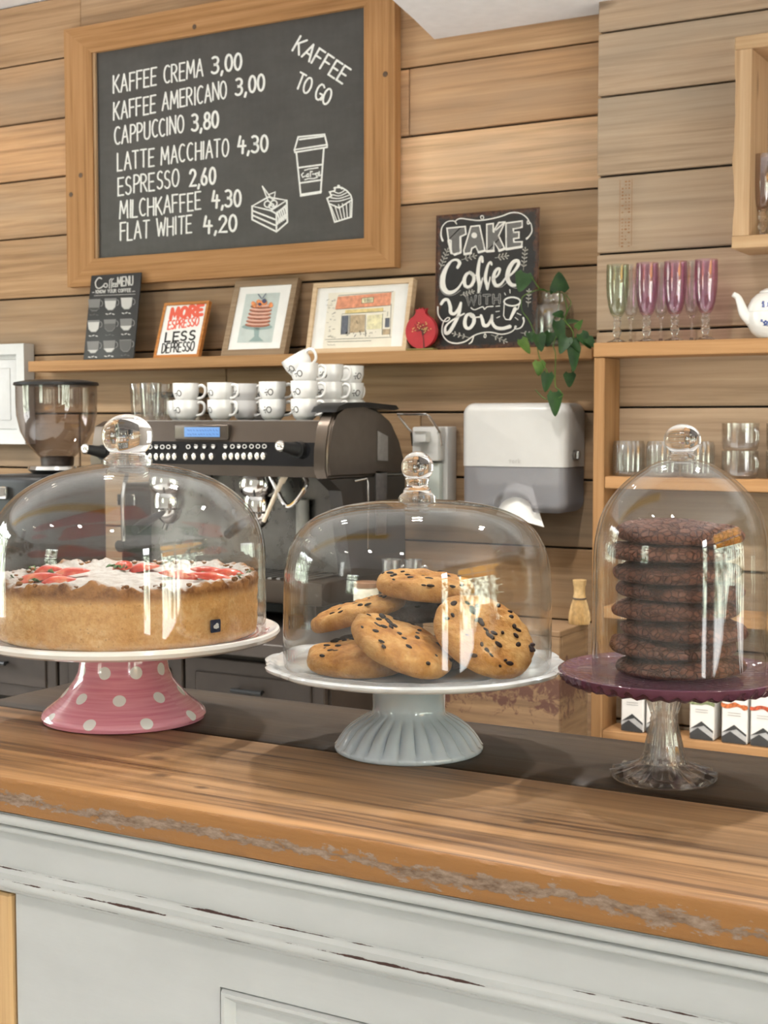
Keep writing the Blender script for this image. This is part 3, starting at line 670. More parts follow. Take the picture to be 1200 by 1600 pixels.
def berry(a, d, ang, L=.04, w=.024, tilt=10, leaf=True):
    c = CC + RT*a + FH*d + V((0, 0, .0585)); m = Matrix.Translation(c) @ Matrix.Rotation(YAW + radians(ang), 4, 'Z') @ Matrix.Rotation(radians(-tilt), 4, 'Y')
    b = MB(); t = bmesh.new(); N = 18; P = []
    for k in range(N+1):
        s = k/N; hw = w/2*(sin(pi*min(1, s*1.02))**.55)*(1-.45*s); P.append((s*L - L/2, hw))
    rows = []
    for x, hw in P:
        rows.append([t.verts.new((x, hw*cos(q), .0095*(hw/(w/2))*sin(q) - .002)) for q in (0, .5, 1.1, 1.57, 2.04, 2.64, pi)] if hw > 1e-5 else [t.verts.new((x, 0, -.001))])
    for A, B in zip(rows, rows[1:]):
        if len(A) == 1 or len(B) == 1:
            q = B if len(A) == 1 else A; one = (A if len(A) == 1 else B)[0]
            for k in range(6): t.faces.new([one, q[k], q[k+1]])
            t.faces.new([one, q[6], q[0]])
        else:
            for k in range(6): t.faces.new([A[k], A[k+1], B[k+1], B[k]])
            t.faces.new([A[6], A[0], B[0], B[6]])
    b.merge(t, M=m); o = obj('strawberry_slice', b, BM_, ck, angle=60)
    if leaf:
        b = MB(); r = random.Random(int(a*1e4))
        for k in range(4):
            q = radians(-60+40*k); e = V((-L/2-.010*cos(q), .011*sin(q), .003+.004*r.random()))
            s0 = V((-L/2+.003, 0, .002)); n = V((0, .003, 0)); mid = (s0+e)/2 + V((0, 0, .003))
            vs = [b.bm.verts.new(m @ p) for p in (s0, mid+n, e, mid-n)]; b.face(vs)
            vs2 = [b.bm.verts.new(m @ (p-V((0, 0, .0008)))) for p in (s0, mid+n, e, mid-n)]; b.face(vs2[::-1])
        obj('strawberry_leaf', b, LF, o, flat=True)
for q in ((-.082, -.035, 8, .048), (-.060, .015, 0, .040), (-.056, -.062, 12, .036), (-.088, .035, -12, .034), (.052, -.008, 172, .042), (.088, -.030, 176, .052), (.080, .022, 165, .046), (.100, .005, 190, .040), (.006, .062, 20, .034), (-.02, .085, 70, .032)): berry(*q)
b = MB(); r = random.Random(3)
for k in range(70):
    th = r.uniform(0, 2*pi); rr = r.uniform(.108, .131); b.sphere(CC + V((rr*cos(th), rr*sin(th), .0585 + r.uniform(-.001, .0025))), r.uniform(.0012, .0032), 7, (1, 1.2, .8))
o = obj('crumb', b, cake_mat(), ck); o['kind'] = 'stuff'
# little square logo flag pressed to the side of the cake
LGm = plain('navy_card', (.012, .022, .06), .4, var=0)
q = at(336, 978, 1.0); d = ray(336, 978)
ddir = V((d.x, d.y, 0)).normalized()
# where the view ray meets the cake's side
oc = V((EYE.x-CC.x, EYE.y-CC.y)); dv = V((d.x, d.y)); A_ = dv.dot(dv); B_ = 2*oc.dot(dv); C_ = oc.dot(oc) - .1312**2
tt = (-B_ - sqrt(B_*B_-4*A_*C_))/(2*A_); hp = EYE + d*tt
nn = V((hp.x-CC.x, hp.y-CC.y, 0)).normalized(); tn_ = V((-nn.y, nn.x, 0))
mt = Matrix.Translation(hp) @ Matrix((( tn_.x, -nn.x, 0, 0), (tn_.y, -nn.y, 0, 0), (0, 0, 1, 0), (0, 0, 0, 1)))
b = MB(); b.box(-.0062, .0062, -.0018, .0004, -.0062, .0062, .0012, 2, M=mt); tg = obj('logo_tag', b, LGm, ck); tg['label'] = 'small navy square tag with white emblem'
b = MB(); f = lambda x, z: mt @ V((x, -.00195, z))
for (x, z, r_) in ((-.0018, -.0004, .0018), (.0008, .0008, .0021), (.0020, -.0010, .0012), (0, -.0012, .0015)): b.disc(f, x, z, r_, 14)
obj('emblem', b, M['paper'], tg, flat=True)

# ------------------------------------------------------------------ chocolate chip cookies
def cookie_mat(name, dark, mid, light, crack=0):
    n = NT(name); o = n.co(); f = n.noise(o, 75, 6, .65); big = n.noise(o, 26, 3); x, y, z = n.xyz(o)
    col = n.ramp(n.math('ADD', n.math('MULTIPLY', f, .6), n.math('MULTIPLY', big, .4)), (.33, dark), (.5, mid), (.66, light))
    rr = n.math('DIVIDE', n.math('SQRT', n.math('ADD', n.math('MULTIPLY', x, x), n.math('MULTIPLY', y, y))), .0465)
    ed = n.ramp(n.math('ADD', rr, n.math('SUBTRACT', n.math('MULTIPLY', n.math('SUBTRACT', big, .5), .5), n.math('MULTIPLY', z, 12))), (.78, (0, 0, 0)), (1.05, (1, 1, 1)))
    if not crack: col = n.mix(n.math('MULTIPLY', ed, .5), col, n.mix(f, tuple(c*.55 for c in dark), tuple(c*.75 for c in mid)))
    h = n.math('ADD', f, n.math('MULTIPLY', n.noise(o, 240, 4, .7), .5))
    if crack:
        dk = n.vor(n.vm('ADD', o, n.vm('MULTIPLY', n.vec(f, big, f), (.01, .01, .01))), 170, 'DISTANCE_TO_EDGE')
        ck_ = n.ramp(dk, (.0, (1, 1, 1)), (.12, (0, 0, 0))); col = n.mix(n.math('MULTIPLY', ck_, .6), col, tuple(c*.35 for c in dark))
        h = n.math('ADD', f, n.math('MULTIPLY', ck_, -.7))
    n.set(col=col, rough=.7, spec=.15); n.bump(h, .8 if crack else .9, .005); return n.m
CKM = cookie_mat('golden_cookie', (.30, .105, .020), (.58, .270, .070), (.78, .46, .175))
DKM = cookie_mat('dark_cookie', (.035, .016, .010), (.075, .036, .022), (.12, .062, .04))
BRM = cookie_mat('brown_cookie', (.070, .023, .014), (.175, .066, .040), (.275, .120, .080), crack=1)
CHM = plain('dark_chocolate', (.016, .006, .003), .6, spec=.15, var=.1)
def cookie(label, center, r, h, seed, normal, spin, mat, chips, name='cookie', group=None, rr=.0):
    t = thing(name, label, 'cookie', center, group); n = V(normal).normalized()
    t.rotation_euler = (n.to_track_quat('Z', 'Y').to_matrix().to_4x4() @ Matrix.Rotation(spin, 4, 'Z')).to_euler()
    ORG[t.name] = V((0, 0, 0)); sd = V((seed*3.1, seed*1.7, seed*.9))
    prof = [(0, -h*.42), (r*.5, -h*.45), (r*.84, -h*.44), (r*.95, -h*.34), (r*.995, -h*.12), (r*.99, h*.08), (r*.95, h*.24), (r*.88, h*.36), (r*.78, h*.44), (r*.65, h*.50), (r*.5, h*.54), (r*.35, h*.56), (r*.2, h*.57), (r*.08, h*.57), (0, h*.57)]
    def md(th, i, q, z):
        p = V((q*cos(th), q*sin(th), z)); k = noise.noise(p*28+sd)*.0019 + noise.noise(p*75+sd)*.0019 + noise.noise(p*160+sd)*.0009
        e = (noise.noise(V((cos(th)*1.4, sin(th)*1.4, seed*2.2)))*.045)*q
        return q + e + k*.5*(q/r), z + (k*1.1 if z > 0 else 0)
    b = MB(); b.lathe(spline(prof, 1, 3)[0], 110, mod=md); obj('biscuit', b, mat, t, angle=75)
    rg = random.Random(seed)
    for k in range(chips):
        th = rg.uniform(0, 2*pi); q = r*.9*sqrt(rg.random()); zz = h*(.57 - .22*(q/r)**3.2); s = rg.uniform(.0016, .0034)
        b = MB(); b.sphere((0, 0, 0), s, 10, (1.35, .85, .45), M=Matrix.Translation((q*cos(th), q*sin(th), zz-.0004)) @ Matrix.Rotation(rg.uniform(0, 3), 4, 'Z')); obj('chocolate_chip', b, CHM, t, angle=80)
    return t
def gp(a, d, z): return GC + V((.0065, .0035, 0)) + RT*a + FH*d + V((0, 0, z))
TC = V((0, 0, 1)) ; TO = -FH
def nrm(tilt, roll): # tilt towards the viewer, roll: positive lowers the right edge
    return (TC*cos(radians(tilt)) + TO*sin(radians(tilt)))*cos(radians(roll)) + RT*sin(radians(roll))
cookie('chocolate chip cookie lying flat at the left front of grey plate', gp(-.054, -.035, .0900), .046, .020, 1, nrm(4, 1), .4, CKM, 24)
cookie('chocolate chip cookie leaning at the front middle of the pile', gp(-.014, -.062, .1055), .047, .017, 2, nrm(15, 22), 1.9, CKM, 34)
cookie('chocolate chip cookie propped up at the right, facing the viewer', gp(.058, -.048, .1125), .048, .017, 3, nrm(34, 20), .2, CKM, 36)
cookie('chocolate chip cookie tilted at the left, seen from its edge', gp(-.054, .026, .1225), .046, .017, 4, nrm(-3, -17), .9, CKM, 18)
cookie('chocolate chip cookie on top of the pile under the low dome', gp(.008, .018, .1485), .046, .019, 5, nrm(4, 5), 2.6, CKM, 30)
cookie('dark chocolate cookie in the middle of the pile, below the top one', gp(.004, .042, .1215), .046, .017, 6, nrm(-2, -3), .5, DKM, 8)
cookie('dark chocolate cookie at the bottom of the pile, left back', gp(-.030, .040, .0885), .046, .018, 7, nrm(0, 0), .1, DKM, 6)
cookie('dark chocolate cookie at the bottom of the pile, right back', gp(.050, .028, .0885), .047, .018, 8, nrm(0, 0), .1, DKM, 6)
cookie('dark chocolate cookie under the pile at its front centre', gp(.014, -.012, .0890), .046, .016, 9, nrm(0, 0), .1, DKM, 6)
# ------------------------------------------------------------------ tall stack of brown cookies
SB = VC + V((.0095, .0055, .0888))
offs = [(.002, 0), (-.004, .004), (.004, -.003), (-.003, 0), (.002, .003), (-.0035, -.002), (-.006, .002), (.0005, 0)]
ords = ['undermost', 'second from the bottom', 'third from the bottom', 'fourth from the bottom', 'fourth from the top', 'third from the top', 'second from the top', 'topmost']
for k in range(8):
    cookie('brown chocolate cookie, ' + ords[k] + ' of the stack in tall glass bell', SB + RT*offs[k][0] + FH*offs[k][1] + V((0, 0, .0078 + .0158*k)), .0535 - .0006*(k % 3), 0.0140 if k < 7 else .017, 20+k, nrm((k % 3-1)*1.2, ((k*2) % 5-2)*.8), k*1.3, BRM, 0, group='stack of brown cookies')

# ================================================================== STROKE LETTERING
def arc(cx, cy, rx, ry, a0, a1, n=10): return [(cx + rx*cos(radians(a0+(a1-a0)*k/n)), cy + ry*sin(radians(a0+(a1-a0)*k/n))) for k in range(n+1)]
GL = {
 'A': (.58, [[(0,0),(.29,1),(.58,0)], [(.11,.36),(.47,.36)]]),
 'C': (.52, [arc(.30,.5,.30,.5,55,305)]),
 'D': (.52, [[(0,0),(0,1)], [(0,1)]+arc(.10,.5,.42,.5,90,-90)+[(0,0)]]),
 'E': (.46, [[(.46,1),(0,1),(0,0),(.46,0)], [(0,.52),(.38,.52)]]),
 'F': (.46, [[(.46,1),(0,1),(0,0)], [(0,.53),(.38,.53)]]),
 'G': (.56, [arc(.30,.5,.30,.5,50,340), [(.34,.42),(.58,.42),(.58,.1)]]),
 'H': (.52, [[(0,0),(0,1)], [(.52,0),(.52,1)], [(0,.5),(.52,.5)]]),
 'I': (.06, [[(.03,0),(.03,1)]]),
 'K': (.52, [[(0,0),(0,1)], [(.5,1),(.02,.45)], [(.14,.55),(.52,0)]]),
 'L': (.42, [[(0,1),(0,0),(.42,0)]]),
 'M': (.70, [[(0,0),(.07,1),(.35,.28),(.63,1),(.70,0)]]),
 'N': (.54, [[(0,0),(0,1),(.54,0),(.54,1)]]),
 'O': (.56, [arc(.28,.5,.28,.5,90,450,16)]),
 'P': (.46, [[(0,0),(0,1)], [(0,1)]+arc(.18,.74,.28,.26,90,-90)+[(0,.48)]]),
 'R': (.50, [[(0,0),(0,1)], [(0,1)]+arc(.18,.75,.28,.25,90,-90)+[(0,.5)], [(.18,.5),(.50,0)]]),
 'S': (.46, [arc(.24,.75,.21,.25,40,230,8)+arc(.22,.25,.23,.25,60,-150,8)]),
 'T': (.52, [[(0,1),(.52,1)], [(.26,1),(.26,0)]]),
 'U': (.52, [[(0,1),(0,.3)]+arc(.26,.28,.26,.28,180,360,8)+[(.52,1)]]),
 'W': (.78, [[(0,1),(.18,0),(.39,.75),(.60,0),(.78,1)]]),
 'Y': (.52, [[(0,1),(.26,.5),(.52,1)], [(.26,.5),(.26,0)]]),
 '0': (.46, [arc(.23,.5,.23,.5,90,450,16)]),
 '2': (.46, [arc(.22,.74,.22,.26,170,-40,8)+[(0,0),(.48,0)]]),
 '3': (.44, [arc(.18,.76,.24,.24,130,-90,8)+arc(.18,.26,.26,.27,90,-140,8)]),
 '4': (.50, [[(.12,1),(0,.40),(.50,.40)], [(.34,.72),(.30,-.05)]]),
 '6': (.46, [[(.34,1),(.08,.5)]+arc(.23,.27,.21,.27,150,510,14)]),
 '8': (.46, [arc(.23,.76,.18,.24,90,450,12), arc(.23,.26,.23,.26,90,450,12)]),
 ',': (.10, [[(.08,.06),(.0,-.18)]]), ' ': (.30, []), '.': (.06, [[(.02,.02),(.04,.03)]]),
}
def lettering(mb, f, s, p0, p1, h, w, jit=.03, seed=1, up=None, gap=.20):
    "draw the string s along the baseline p0-p1 (surface units, y down), capitals h tall"
    r = random.Random(seed); tot = sum(GL[c][0] + gap for c in s) - gap
    dx, dy = p1[0]-p0[0], p1[1]-p0[1]; L = math.hypot(dx, dy)
    u = up or (0, -1); x = 0
    for c in s:
        gw, st = GL[c]; ox, oy = r.uniform(-jit, jit), r.uniform(-jit, jit); sk = r.uniform(-jit, jit)
        for line in st:
            pts = []
            for gx, gy in line:
                k = (x + gx + ox + sk*gy)/tot; q = (gy + oy)*h
                pts.append((p0[0] + dx*k + u[0]*q, p0[1] + dy*k + u[1]*q))
            mb.stroke(f, pts, w)
        x += gw + gap

# ================================================================== MENU BOARD
YB = 3.492
brd = thing('chalkboard', 'large chalk menu board in a wide brown wood frame on plank wall', 'chalkboard', (-2.59, YB, 1.765))
XO0, XO1, ZO0, ZO1, XI0, XI1, ZI0, ZI1 = -3.207, -1.981, 1.765, 2.588, -3.091, -2.081, 1.851, 2.501
for poly in ([(XO0, ZO0), (XO1, ZO0), (XI1, ZI0), (XI0, ZI0)], [(XO0, ZO1), (XI0, ZI1), (XI1, ZI1), (XO1, ZO1)]):
    b = MB(); b.prism(poly, 3.490, 3.5265); obj('frame_rail', b, M['frame_h'], brd)
for poly in ([(XO0+.0004, ZO0), (XI0, ZI0), (XI0, ZI1), (XO0+.0004, ZO1)], [(XO1-.0004, ZO0), (XO1-.0004, ZO1), (XI1, ZI1), (XI1, ZI0)]):
    b = MB(); b.prism(poly, 3.4905, 3.5265); obj('frame_stile', b, M['frame_v'], brd)
def slate():
    n = NT('chalk_slate'); o = n.co(); f = n.noise(n.vm('MULTIPLY', o, (3, 3, 7)), 1.4, 5, .7); s = n.noise(n.vm('MULTIPLY', o, (60, 4, 12)), 1.0, 3)
    n.set(col=n.ramp(n.math('ADD', n.math('MULTIPLY', f, .8), n.math('MULTIPLY', s, .2)), (.35, (.050, .0465, .0425)), (.72, (.078, .0735, .068))), rough=.55); return n.m
b = MB(); b.box(XI0-.01, XI1+.01, 3.505, 3.520, ZI0-.01, ZI1+.01); obj('slate_board', b, slate(), brd)
b = MB(); b.box(XI0+.0003, XI0+.009, 3.496, 3.505, ZI0, ZI1); obj('inner_bead', b, M['pale_up'], brd)
fb = lambda x, y: at(x, y, 3.5044)
CH, CW = 27, 2.5
rows = [('KAFFEE CREMA', (177,146), (317,119), '3,00', (331,115), (377,108)), ('KAFFEE AMERICANO', (178,188), (354,153), '3,00', (369,149), (413,140)),
        ('CAPPUCCINO', (179,227), (287,206), '3,80', (300,204), (341,199)), ('LATTE MACCHIATO', (184,267), (357,243), '4,30', (372,239), (418,236)),
        ('ESPRESSO', (185,305), (279,291), '2,60', (297,291), (336,287)), ('MILCHKAFFEE', (187,342), (313,327), '4,30', (332,324), (376,322)),
        ('FLAT WHITE', (188,376), (299,363), '4,20', (319,363), (369,361))]
for i, (a, p0, p1, c, q0, q1) in enumerate(rows):
    tot = sum(GL[c_][0] + .2 for c_ in a) - .2; k0 = 0
    for wd in a.split(' '):
        L_ = sum(GL[c_][0] + .2 for c_ in wd) - .2; q = lambda k: (p0[0] + (p1[0]-p0[0])*k/tot, p0[1] + (p1[1]-p0[1])*k/tot)
        m = MB(); lettering(m, fb, wd, q(k0), q(k0+L_), CH, CW, .03, i); obj('menu_word', m, M['chalk'], brd, flat=True); k0 += L_ + .7
    m = MB(); lettering(m, fb, c, q0, q1, 25, 3.6, .02, i+20); obj('price', m, M['chalk'], brd, flat=True)
m = MB(); lettering(m, fb, 'KAFFEE', (457,79), (535,131), 26, 3.2, .02, 3, (.50,-.86)); lettering(m, fb, 'TO GO', (461,136), (512,165), 26, 2.9, .02, 4, (.35,-.90), .12)
obj('heading', m, M['chalk'], brd, flat=True)
m = MB()
for pl in ([(466,214),(507,210),(511,226),(460,234),(466,214)], [(460,234),(461,238),(511,230),(511,226)], [(463,238),(470,306),(501,301),(506,231)], [(467,262),(504,257)], [(469,286),(503,281)], [(468,218),(505,213)], [(470,304),(502,299)]): m.stroke(fb, pl, 2.6)
for pl in ([(474,270),(471,273),(473,277),(477,275)], [(479,273),(482,271),(482,276),(479,276),(479,273)], [(485,276),(485,268),(488,268)], [(488,272),(492,272)], [(495,276),(493,271),(497,270),(497,275)], [(499,268),(499,275),(502,273)], [(476,281),(482,279),(490,279),(496,277)], [(476,266),(483,264),(491,263),(497,262)]): m.stroke(fb, pl, 1.7)
obj('paper_cup_drawing', m, M['chalk'], brd, flat=True)
m = MB()
for pl in ([(394,322),(419,308),(448,313),(423,329),(394,322)], [(394,322),(394,343),(432,362),(449,347),(448,313)], [(423,329),(432,334),(432,362)], [(394,329),(430,343)], [(394,336),(430,352)], [(432,334),(448,320)]): m.stroke(fb, pl, 2.6)
for c_ in ((418,319,5),(428,318,5),(424,322,4)): m.stroke(fb, arc(c_[0], c_[1], c_[2], c_[2], 0, 360, 12), 2.0)
m.stroke(fb, [(419,314),(410,291),(421,306),(427,313)], 2.0); m.stroke(fb, [(420,304),(430,300),(428,313)], 1.8)
for k in range(5): m.stroke(fb, [(433+k*3,331-k*2),(436+k*3,341-k*2),(434+k*3,350-k*2)], 2.4)
obj('cake_slice_drawing', m, M['chalk'], brd, flat=True)
m = MB()
m.stroke(fb, [(514,318),(523,347),(549,339),(550,312)], 2.4); m.stroke(fb, [(514,318),(530,325),(550,312)], 2.2)
for k in range(6): m.stroke(fb, [(517+k*6,322-k*1.2),(526+k*4.2,345-k*1.2)], 1.5)
m.stroke(fb, [(514,318),(511,310),(518,306),(515,300),(523,298),(524,293)], 2.4); m.stroke(fb, [(524,293),(534,293),(542,298),(548,305),(550,312)], 2.4)
for k in range(4): m.stroke(fb, [(515+k*2,314-k*5),(530,314-k*4),(548-k*3,309-k*4)], 1.6, True)
for c_ in ((523,294,2),(529,291,2.4),(534,294,2)): m.disc(fb, *c_)
obj('cupcake_drawing', m, M['chalk'], brd, flat=True)
sc_m = plain('screw_head', (.13, .08, .05), .5, .4)
for px, py in ((304,42), (602,116), (126,274), (111,304)):
    m = MB(); p = at(px, py, 3.49); m.lathe([(0, -.001), (.006, -.001), (.008, .0008), (0, .0014)], 14, M=Matrix.Translation(p) @ Matrix.Rotation(pi/2, 4, 'X')); obj('frame_plug', m, sc_m, brd)

# ================================================================== WALL SHELF AND WHAT STANDS ON IT
ZS = 1.5245
b = MB(); b.box(-3.318, -1.356, 3.42, 3.529, ZS-.034, ZS, .002, 1)
tag(obj('wall_shelf', b, M['shelf']), 'long narrow wooden shelf below the chalk menu board', 'shelf')
def lean(name, label, cat, xl, xr, yb, yt, zt, th, mat_edge, mat=None, group=None):
    "a flat thing leaning back: lower edge at yb on the shelf, upper edge at yt"
    v = V((0, yt-yb, zt-ZS)); H = v.length; v.normalize(); n = V((1,0,0)).cross(v)  # towards the room
    t = thing(name, label, cat, ((xl+xr)/2, yb, ZS), group)
    O = V((xl, yb, ZS + max(0, n.z)*0)); Mx = Matrix(((1,0,0,0),(0,0,0,0),(0,0,0,0),(0,0,0,1)))
    Mx = Matrix.Translation(V((xl, yb, ZS+.0006))) @ Matrix((( 1, 0, 0, 0), (0, -n.y, v.y, 0), (0, -n.z, v.z, 0), (0, 0, 0, 1)))
    return t, Mx, xr-xl, H, n, onto(V((xl, yb, ZS)), n)
def border(mat, t, Mx, w, h, fw, th, name='frame'):
    b = MB()
    b.prism([(0, 0), (w, 0), (w-fw, fw), (fw, fw)], 0, th, M=Mx); b.prism([(0, h), (fw, h-fw), (w-fw, h-fw), (w, h)], 0, th, M=Mx)
    b.prism([(0, 0), (fw, fw), (fw, h-fw), (0, h)], 0, th, M=Mx); b.prism([(w, 0), (w, h), (w-fw, h-fw), (w-fw, fw)], 0, th, M=Mx)
    return obj(name, b, mat, t)
# --- coffee menu sign
sgn, Mx, w, h, n, pj = lean('coffee_menu_sign', 'small black sign listing nine kinds of coffee, leftmost thing leaning on wall shelf', 'sign', -3.089, -2.882, 3.43, 3.473, 1.795, .006, None)
b = MB(); b.box(0, w, 0, .005, 0, h, .002, 2, M=Mx); obj('panel', b, plain('sign_black', (.022, .021, .022), .5, var=.1), sgn)
f1 = lambda x, y: pj(100 + x*380/1200, 400 + y*280/884) + n*.0006
sgw = plain('sign_white', (.55, .54, .52), .7, var=0); sgg = plain('sign_grey', (.20, .195, .19), .7, var=0)
m = MB()
m.stroke(f1, [(186,112),(172,108),(156,130),(162,156),(180,158),(196,146)], 6, True)
for k in range(2): m.stroke(f1, arc(206+k*0, 145, 9, 10, 0, 360, 10), 5)
for k in range(2): m.stroke(f1, [(224+k*10,160),(226+k*10,120),(234+k*10,112)], 4.5)
for k in range(2): m.stroke(f1, [(240+k*12,146),(250+k*12,136),(242+k*12,134),(242+k*12,152),(252+k*12,150)], 4.5)
lettering(m, f1, 'MENU', (264,150), (340,143), 44, 6, 0, 1)
obj('title', m, sgw, sgn, flat=True)
m = MB(); lettering(m, f1, 'KNOW YOUR COFFEE', (158,184), (330,176), 15, 3.4, 0, 1)
m.stroke(f1, [(140,180),(150,180)], 3); m.stroke(f1, [(338,175),(350,174)], 3); m.stroke(f1, [(150,196),(352,188)], 2)
obj('subtitle', m, sgw, sgn, flat=True)
for r_ in range(3):
    for c_ in range(3):
        cx, cyy = 150 + c_*80 - r_*3, 240 + r_*104 - c_*4; m = MB()
        m.poly(f1, [(cx-30,cyy-26),(cx+30,cyy-28),(cx+25,cyy+16),(cx+12,cyy+32),(cx-12,cyy+33),(cx-26,cyy+18)]); m.stroke(f1, arc(cx+32, cyy-6, 9, 14, -90, 90, 6), 4)
        c0 = obj('coffee_cup_drawing', m, sgg, sgn, flat=True)
        m = MB(); lev = [.1, .75, .95, .8, .6, .35, .2, .3, .9][r_*3+c_]; tp = cyy+30-58*lev
        m.poly(lambda x, y: f1(x, y) + n*.0005, [(cx-28,tp),(cx+28,tp-2),(cx+23,cyy+15),(cx+11,cyy+29),(cx-11,cyy+30),(cx-24,cyy+16)])
        for k in range(3): m.stroke(f1, [(cx-22+k*16, cyy+50), (cx-14+k*16, cyy+(47 if k % 2 else 52))], 5)
        obj('filling', m, sgw if (r_*3+c_) % 4 else plain('sign_mid', (.10, .098, .095), .7, var=0), c0, flat=True)
# --- espresso print
t, Mx, w, h, n, pj = lean('framed_print', 'small print in thin orange wood frame, lettered in coral and black', 'picture', -2.8045, -2.630, 3.43, 3.488, 1.697, .012, None)
ora = wood('orange_frame', (.32, .12, .03), (.50, .20, .06), (.60, .28, .10), 0, tone=False, scale=2, knots=False)
border(ora, t, Mx, w, h, .009, .014)
b = MB(); b.box(.006, w-.006, .003, .012, .006, h-.006, M=Mx); obj('sheet', b, M['paper'], t)
f2 = lambda x, y: pj(100 + x*380/1200, 400 + y*280/884) + n*-.0024
cor = plain('coral_ink', (.80, .13, .08), .7, var=0)
m = MB(); lettering(m, f2, 'MORE', (524,309), (680,288), 48, 17, .03, 1, (.12,-1), .24); lettering(m, f2, 'ESPRESSO', (508,362), (660,340), 42, 6.5, .02, 2, (.16,-1), .2); obj('coral_lettering', m, cor, t, flat=True)
m = MB(); lettering(m, f2, 'LESS', (497,422), (642,412), 44, 9, .04, 3, (.16,-1), .22); lettering(m, f2, 'DEPRESSO', (480,476), (636,466), 46, 6.5, .04, 4, (.14,-1), .16); obj('black_lettering', m, M['ink'], t, flat=True)
# --- pancake picture
t, Mx, w, h, n, pj = lean('framed_print', 'framed picture of a pancake stack on a cake stand, in grey brown frame', 'picture', -2.546, -2.318, 3.43, 3.508, 1.753, .02, None)
tau = wood('grey_brown_frame', (.20, .135, .085), (.30, .21, .135), (.38, .28, .19), 0, tone=False, scale=2, knots=False)
border(tau, t, Mx, w, h, .019, .022)
b = MB(); b.box(.01, w-.01, .004, .018, .01, h-.01, M=Mx); obj('mount', b, M['paper'], t)
f3 = lambda x, y, e=0: pj(100 + x*380/1200, 400 + y*280/884) + n*(-.0034+e)
m = MB(); m.poly(f3, [(896,186),(1064,178),(1022,424),(850,426)]); art = obj('picture_sheet', m, plain('pale_teal_print', (.55, .61, .59), .8, var=.04), t, flat=True)
m = MB(); f4 = lambda x, y: f3(x, y, .0005)
m.poly(f4, [(x, y) for x, y in arc(950, 348, 76, 15, 0, 360, 20)]); m.poly(f4, [(934,352),(962,352),(958,395),(982,418),(908,420),(936,395)]); obj('painted_stand', m, plain('print_teal', (.30, .40, .39), .8, var=.05), art, flat=True)
m = MB(); m2 = MB()
for k in range(6):
    cx, cyy = 952+k*4, 338-k*18; m.poly(lambda x, y: f3(x, y, .0008+.0001*k), arc(cx, cyy, 62-k*1.5, 12, 0, 360, 18)); m2.poly(lambda x, y: f3(x, y, .0009+.0001*k), arc(cx, cyy-5, 58-k*1.5, 7, 0, 360, 18))
obj('painted_pancakes', m, plain('print_brown', (.36, .13, .08), .8, var=.08), art, flat=True); obj('painted_syrup', m2, plain('print_pink', (.72, .42, .33), .8, var=.05), art, flat=True)
m = MB(); r = random.Random(2)
for k in range(12): m.disc(lambda x, y: f3(x, y, .0020+.0001*k), 930+r.random()*90, 222+r.random()*22, r.uniform(8, 14), 10)
obj('painted_fruit', m, plain('print_orange', (.80, .30, .12), .8, var=.2, vs=120), art, flat=True)
m = MB()
for c_ in ((988,222,11),(966,238,8)): m.disc(lambda x, y: f3(x, y, .0036), *c_)
m.stroke(lambda x, y: f3(x, y, .0036), [(975,210),(958,188)], 4); m.stroke(lambda x, y: f3(x, y, .0036), [(980,208),(996,186)], 4)
obj('painted_berries', m, plain('print_blue', (.06, .07, .14), .8, var=0), art, flat=True)
# --- shop front drawing
t, Mx, w, h, n, pj = lean('framed_drawing', 'wide pale wood frame with a sketch of a shop front beside red pomegranate', 'picture', -2.2435, -1.912, 3.43, 3.476, 1.729, .02, None)
pal = wood('pale_frame', (.52, .36, .22), (.66, .49, .32), (.75, .59, .42), 0, tone=False, scale=2, knots=False)
border(pal, t, Mx, w, h, .013, .024)
b = MB(); b.box(.008, w-.008, .008, .020, .008, h-.008, M=Mx); obj('mount', b, M['paper'], t)
f5 = lambda x, y, e=0: pj(480 + x*210/1200, 430 + y*120/686) + n*(-.0075+e)
m = MB(); m.poly(f5, [(180,152),(775,136),(735,632),(125,655)]); art = obj('drawing_sheet', m, plain('cream_sheet', (.82, .77, .66), .8, var=.02), t, flat=True)
def pch(name, polys, col, e):
    wm_ = plain('wash_'+name, col, .8, var=.12, vs=90)
    for p in polys: m = MB(); m.poly(lambda x, y: f5(x, y, e), p); obj(name, m, wm_, art, flat=True)
pch('painted_roof', [[(262,186),(742,146),(732,262),(238,300)]], (.78, .33, .20), .0005)
pch('painted_sign_band', [[(330,304),(670,284),(668,314),(326,336)]], (.78, .62, .28), .0005)
pch('painted_window', [[(300,356),(358,352),(350,520),(290,524)], [(686,380),(726,377),(722,458),(682,460)]], (.13, .14, .17), .0006)
pch('painted_wall', [[(376,350),(506,345),(500,500),(368,510)], [(664,476),(732,472),(728,522),(660,526)]], (.52, .40, .26), .0005)
pch('painted_shop_window', [[(526,352),(660,344),(655,470),(520,480)], [(480,198),(584,190),(580,238),(476,246)]], (.80, .74, .48), .0008)
m = MB(); r = random.Random(9); g5 = lambda x, y: f5(x, y, .0013)
for pl in ([(270,176),(760,140)], [(250,300),(735,262)], [(300,340),(690,316)], [(298,350),(290,525)], [(365,350),(358,520)], [(372,350),(368,520)], [(512,346),(508,510)], [(664,340),(658,525)], [(150,570),(740,548)], [(170,590),(560,580)], [(740,250),(728,540)], [(476,198),(476,246),(580,238),(584,190),(476,198)], [(530,200),(528,240)], [(710,320),(705,360)], [(686,380),(726,377)], [(430,400),(440,430)]): m.stroke(g5, pl, 3)
for k in range(26): x = 330+r.random()*310; y = 500+r.random()*40; m.stroke(g5, [(x, y), (x+r.uniform(-14, 14), y+r.uniform(-22, 18))], 3.5)
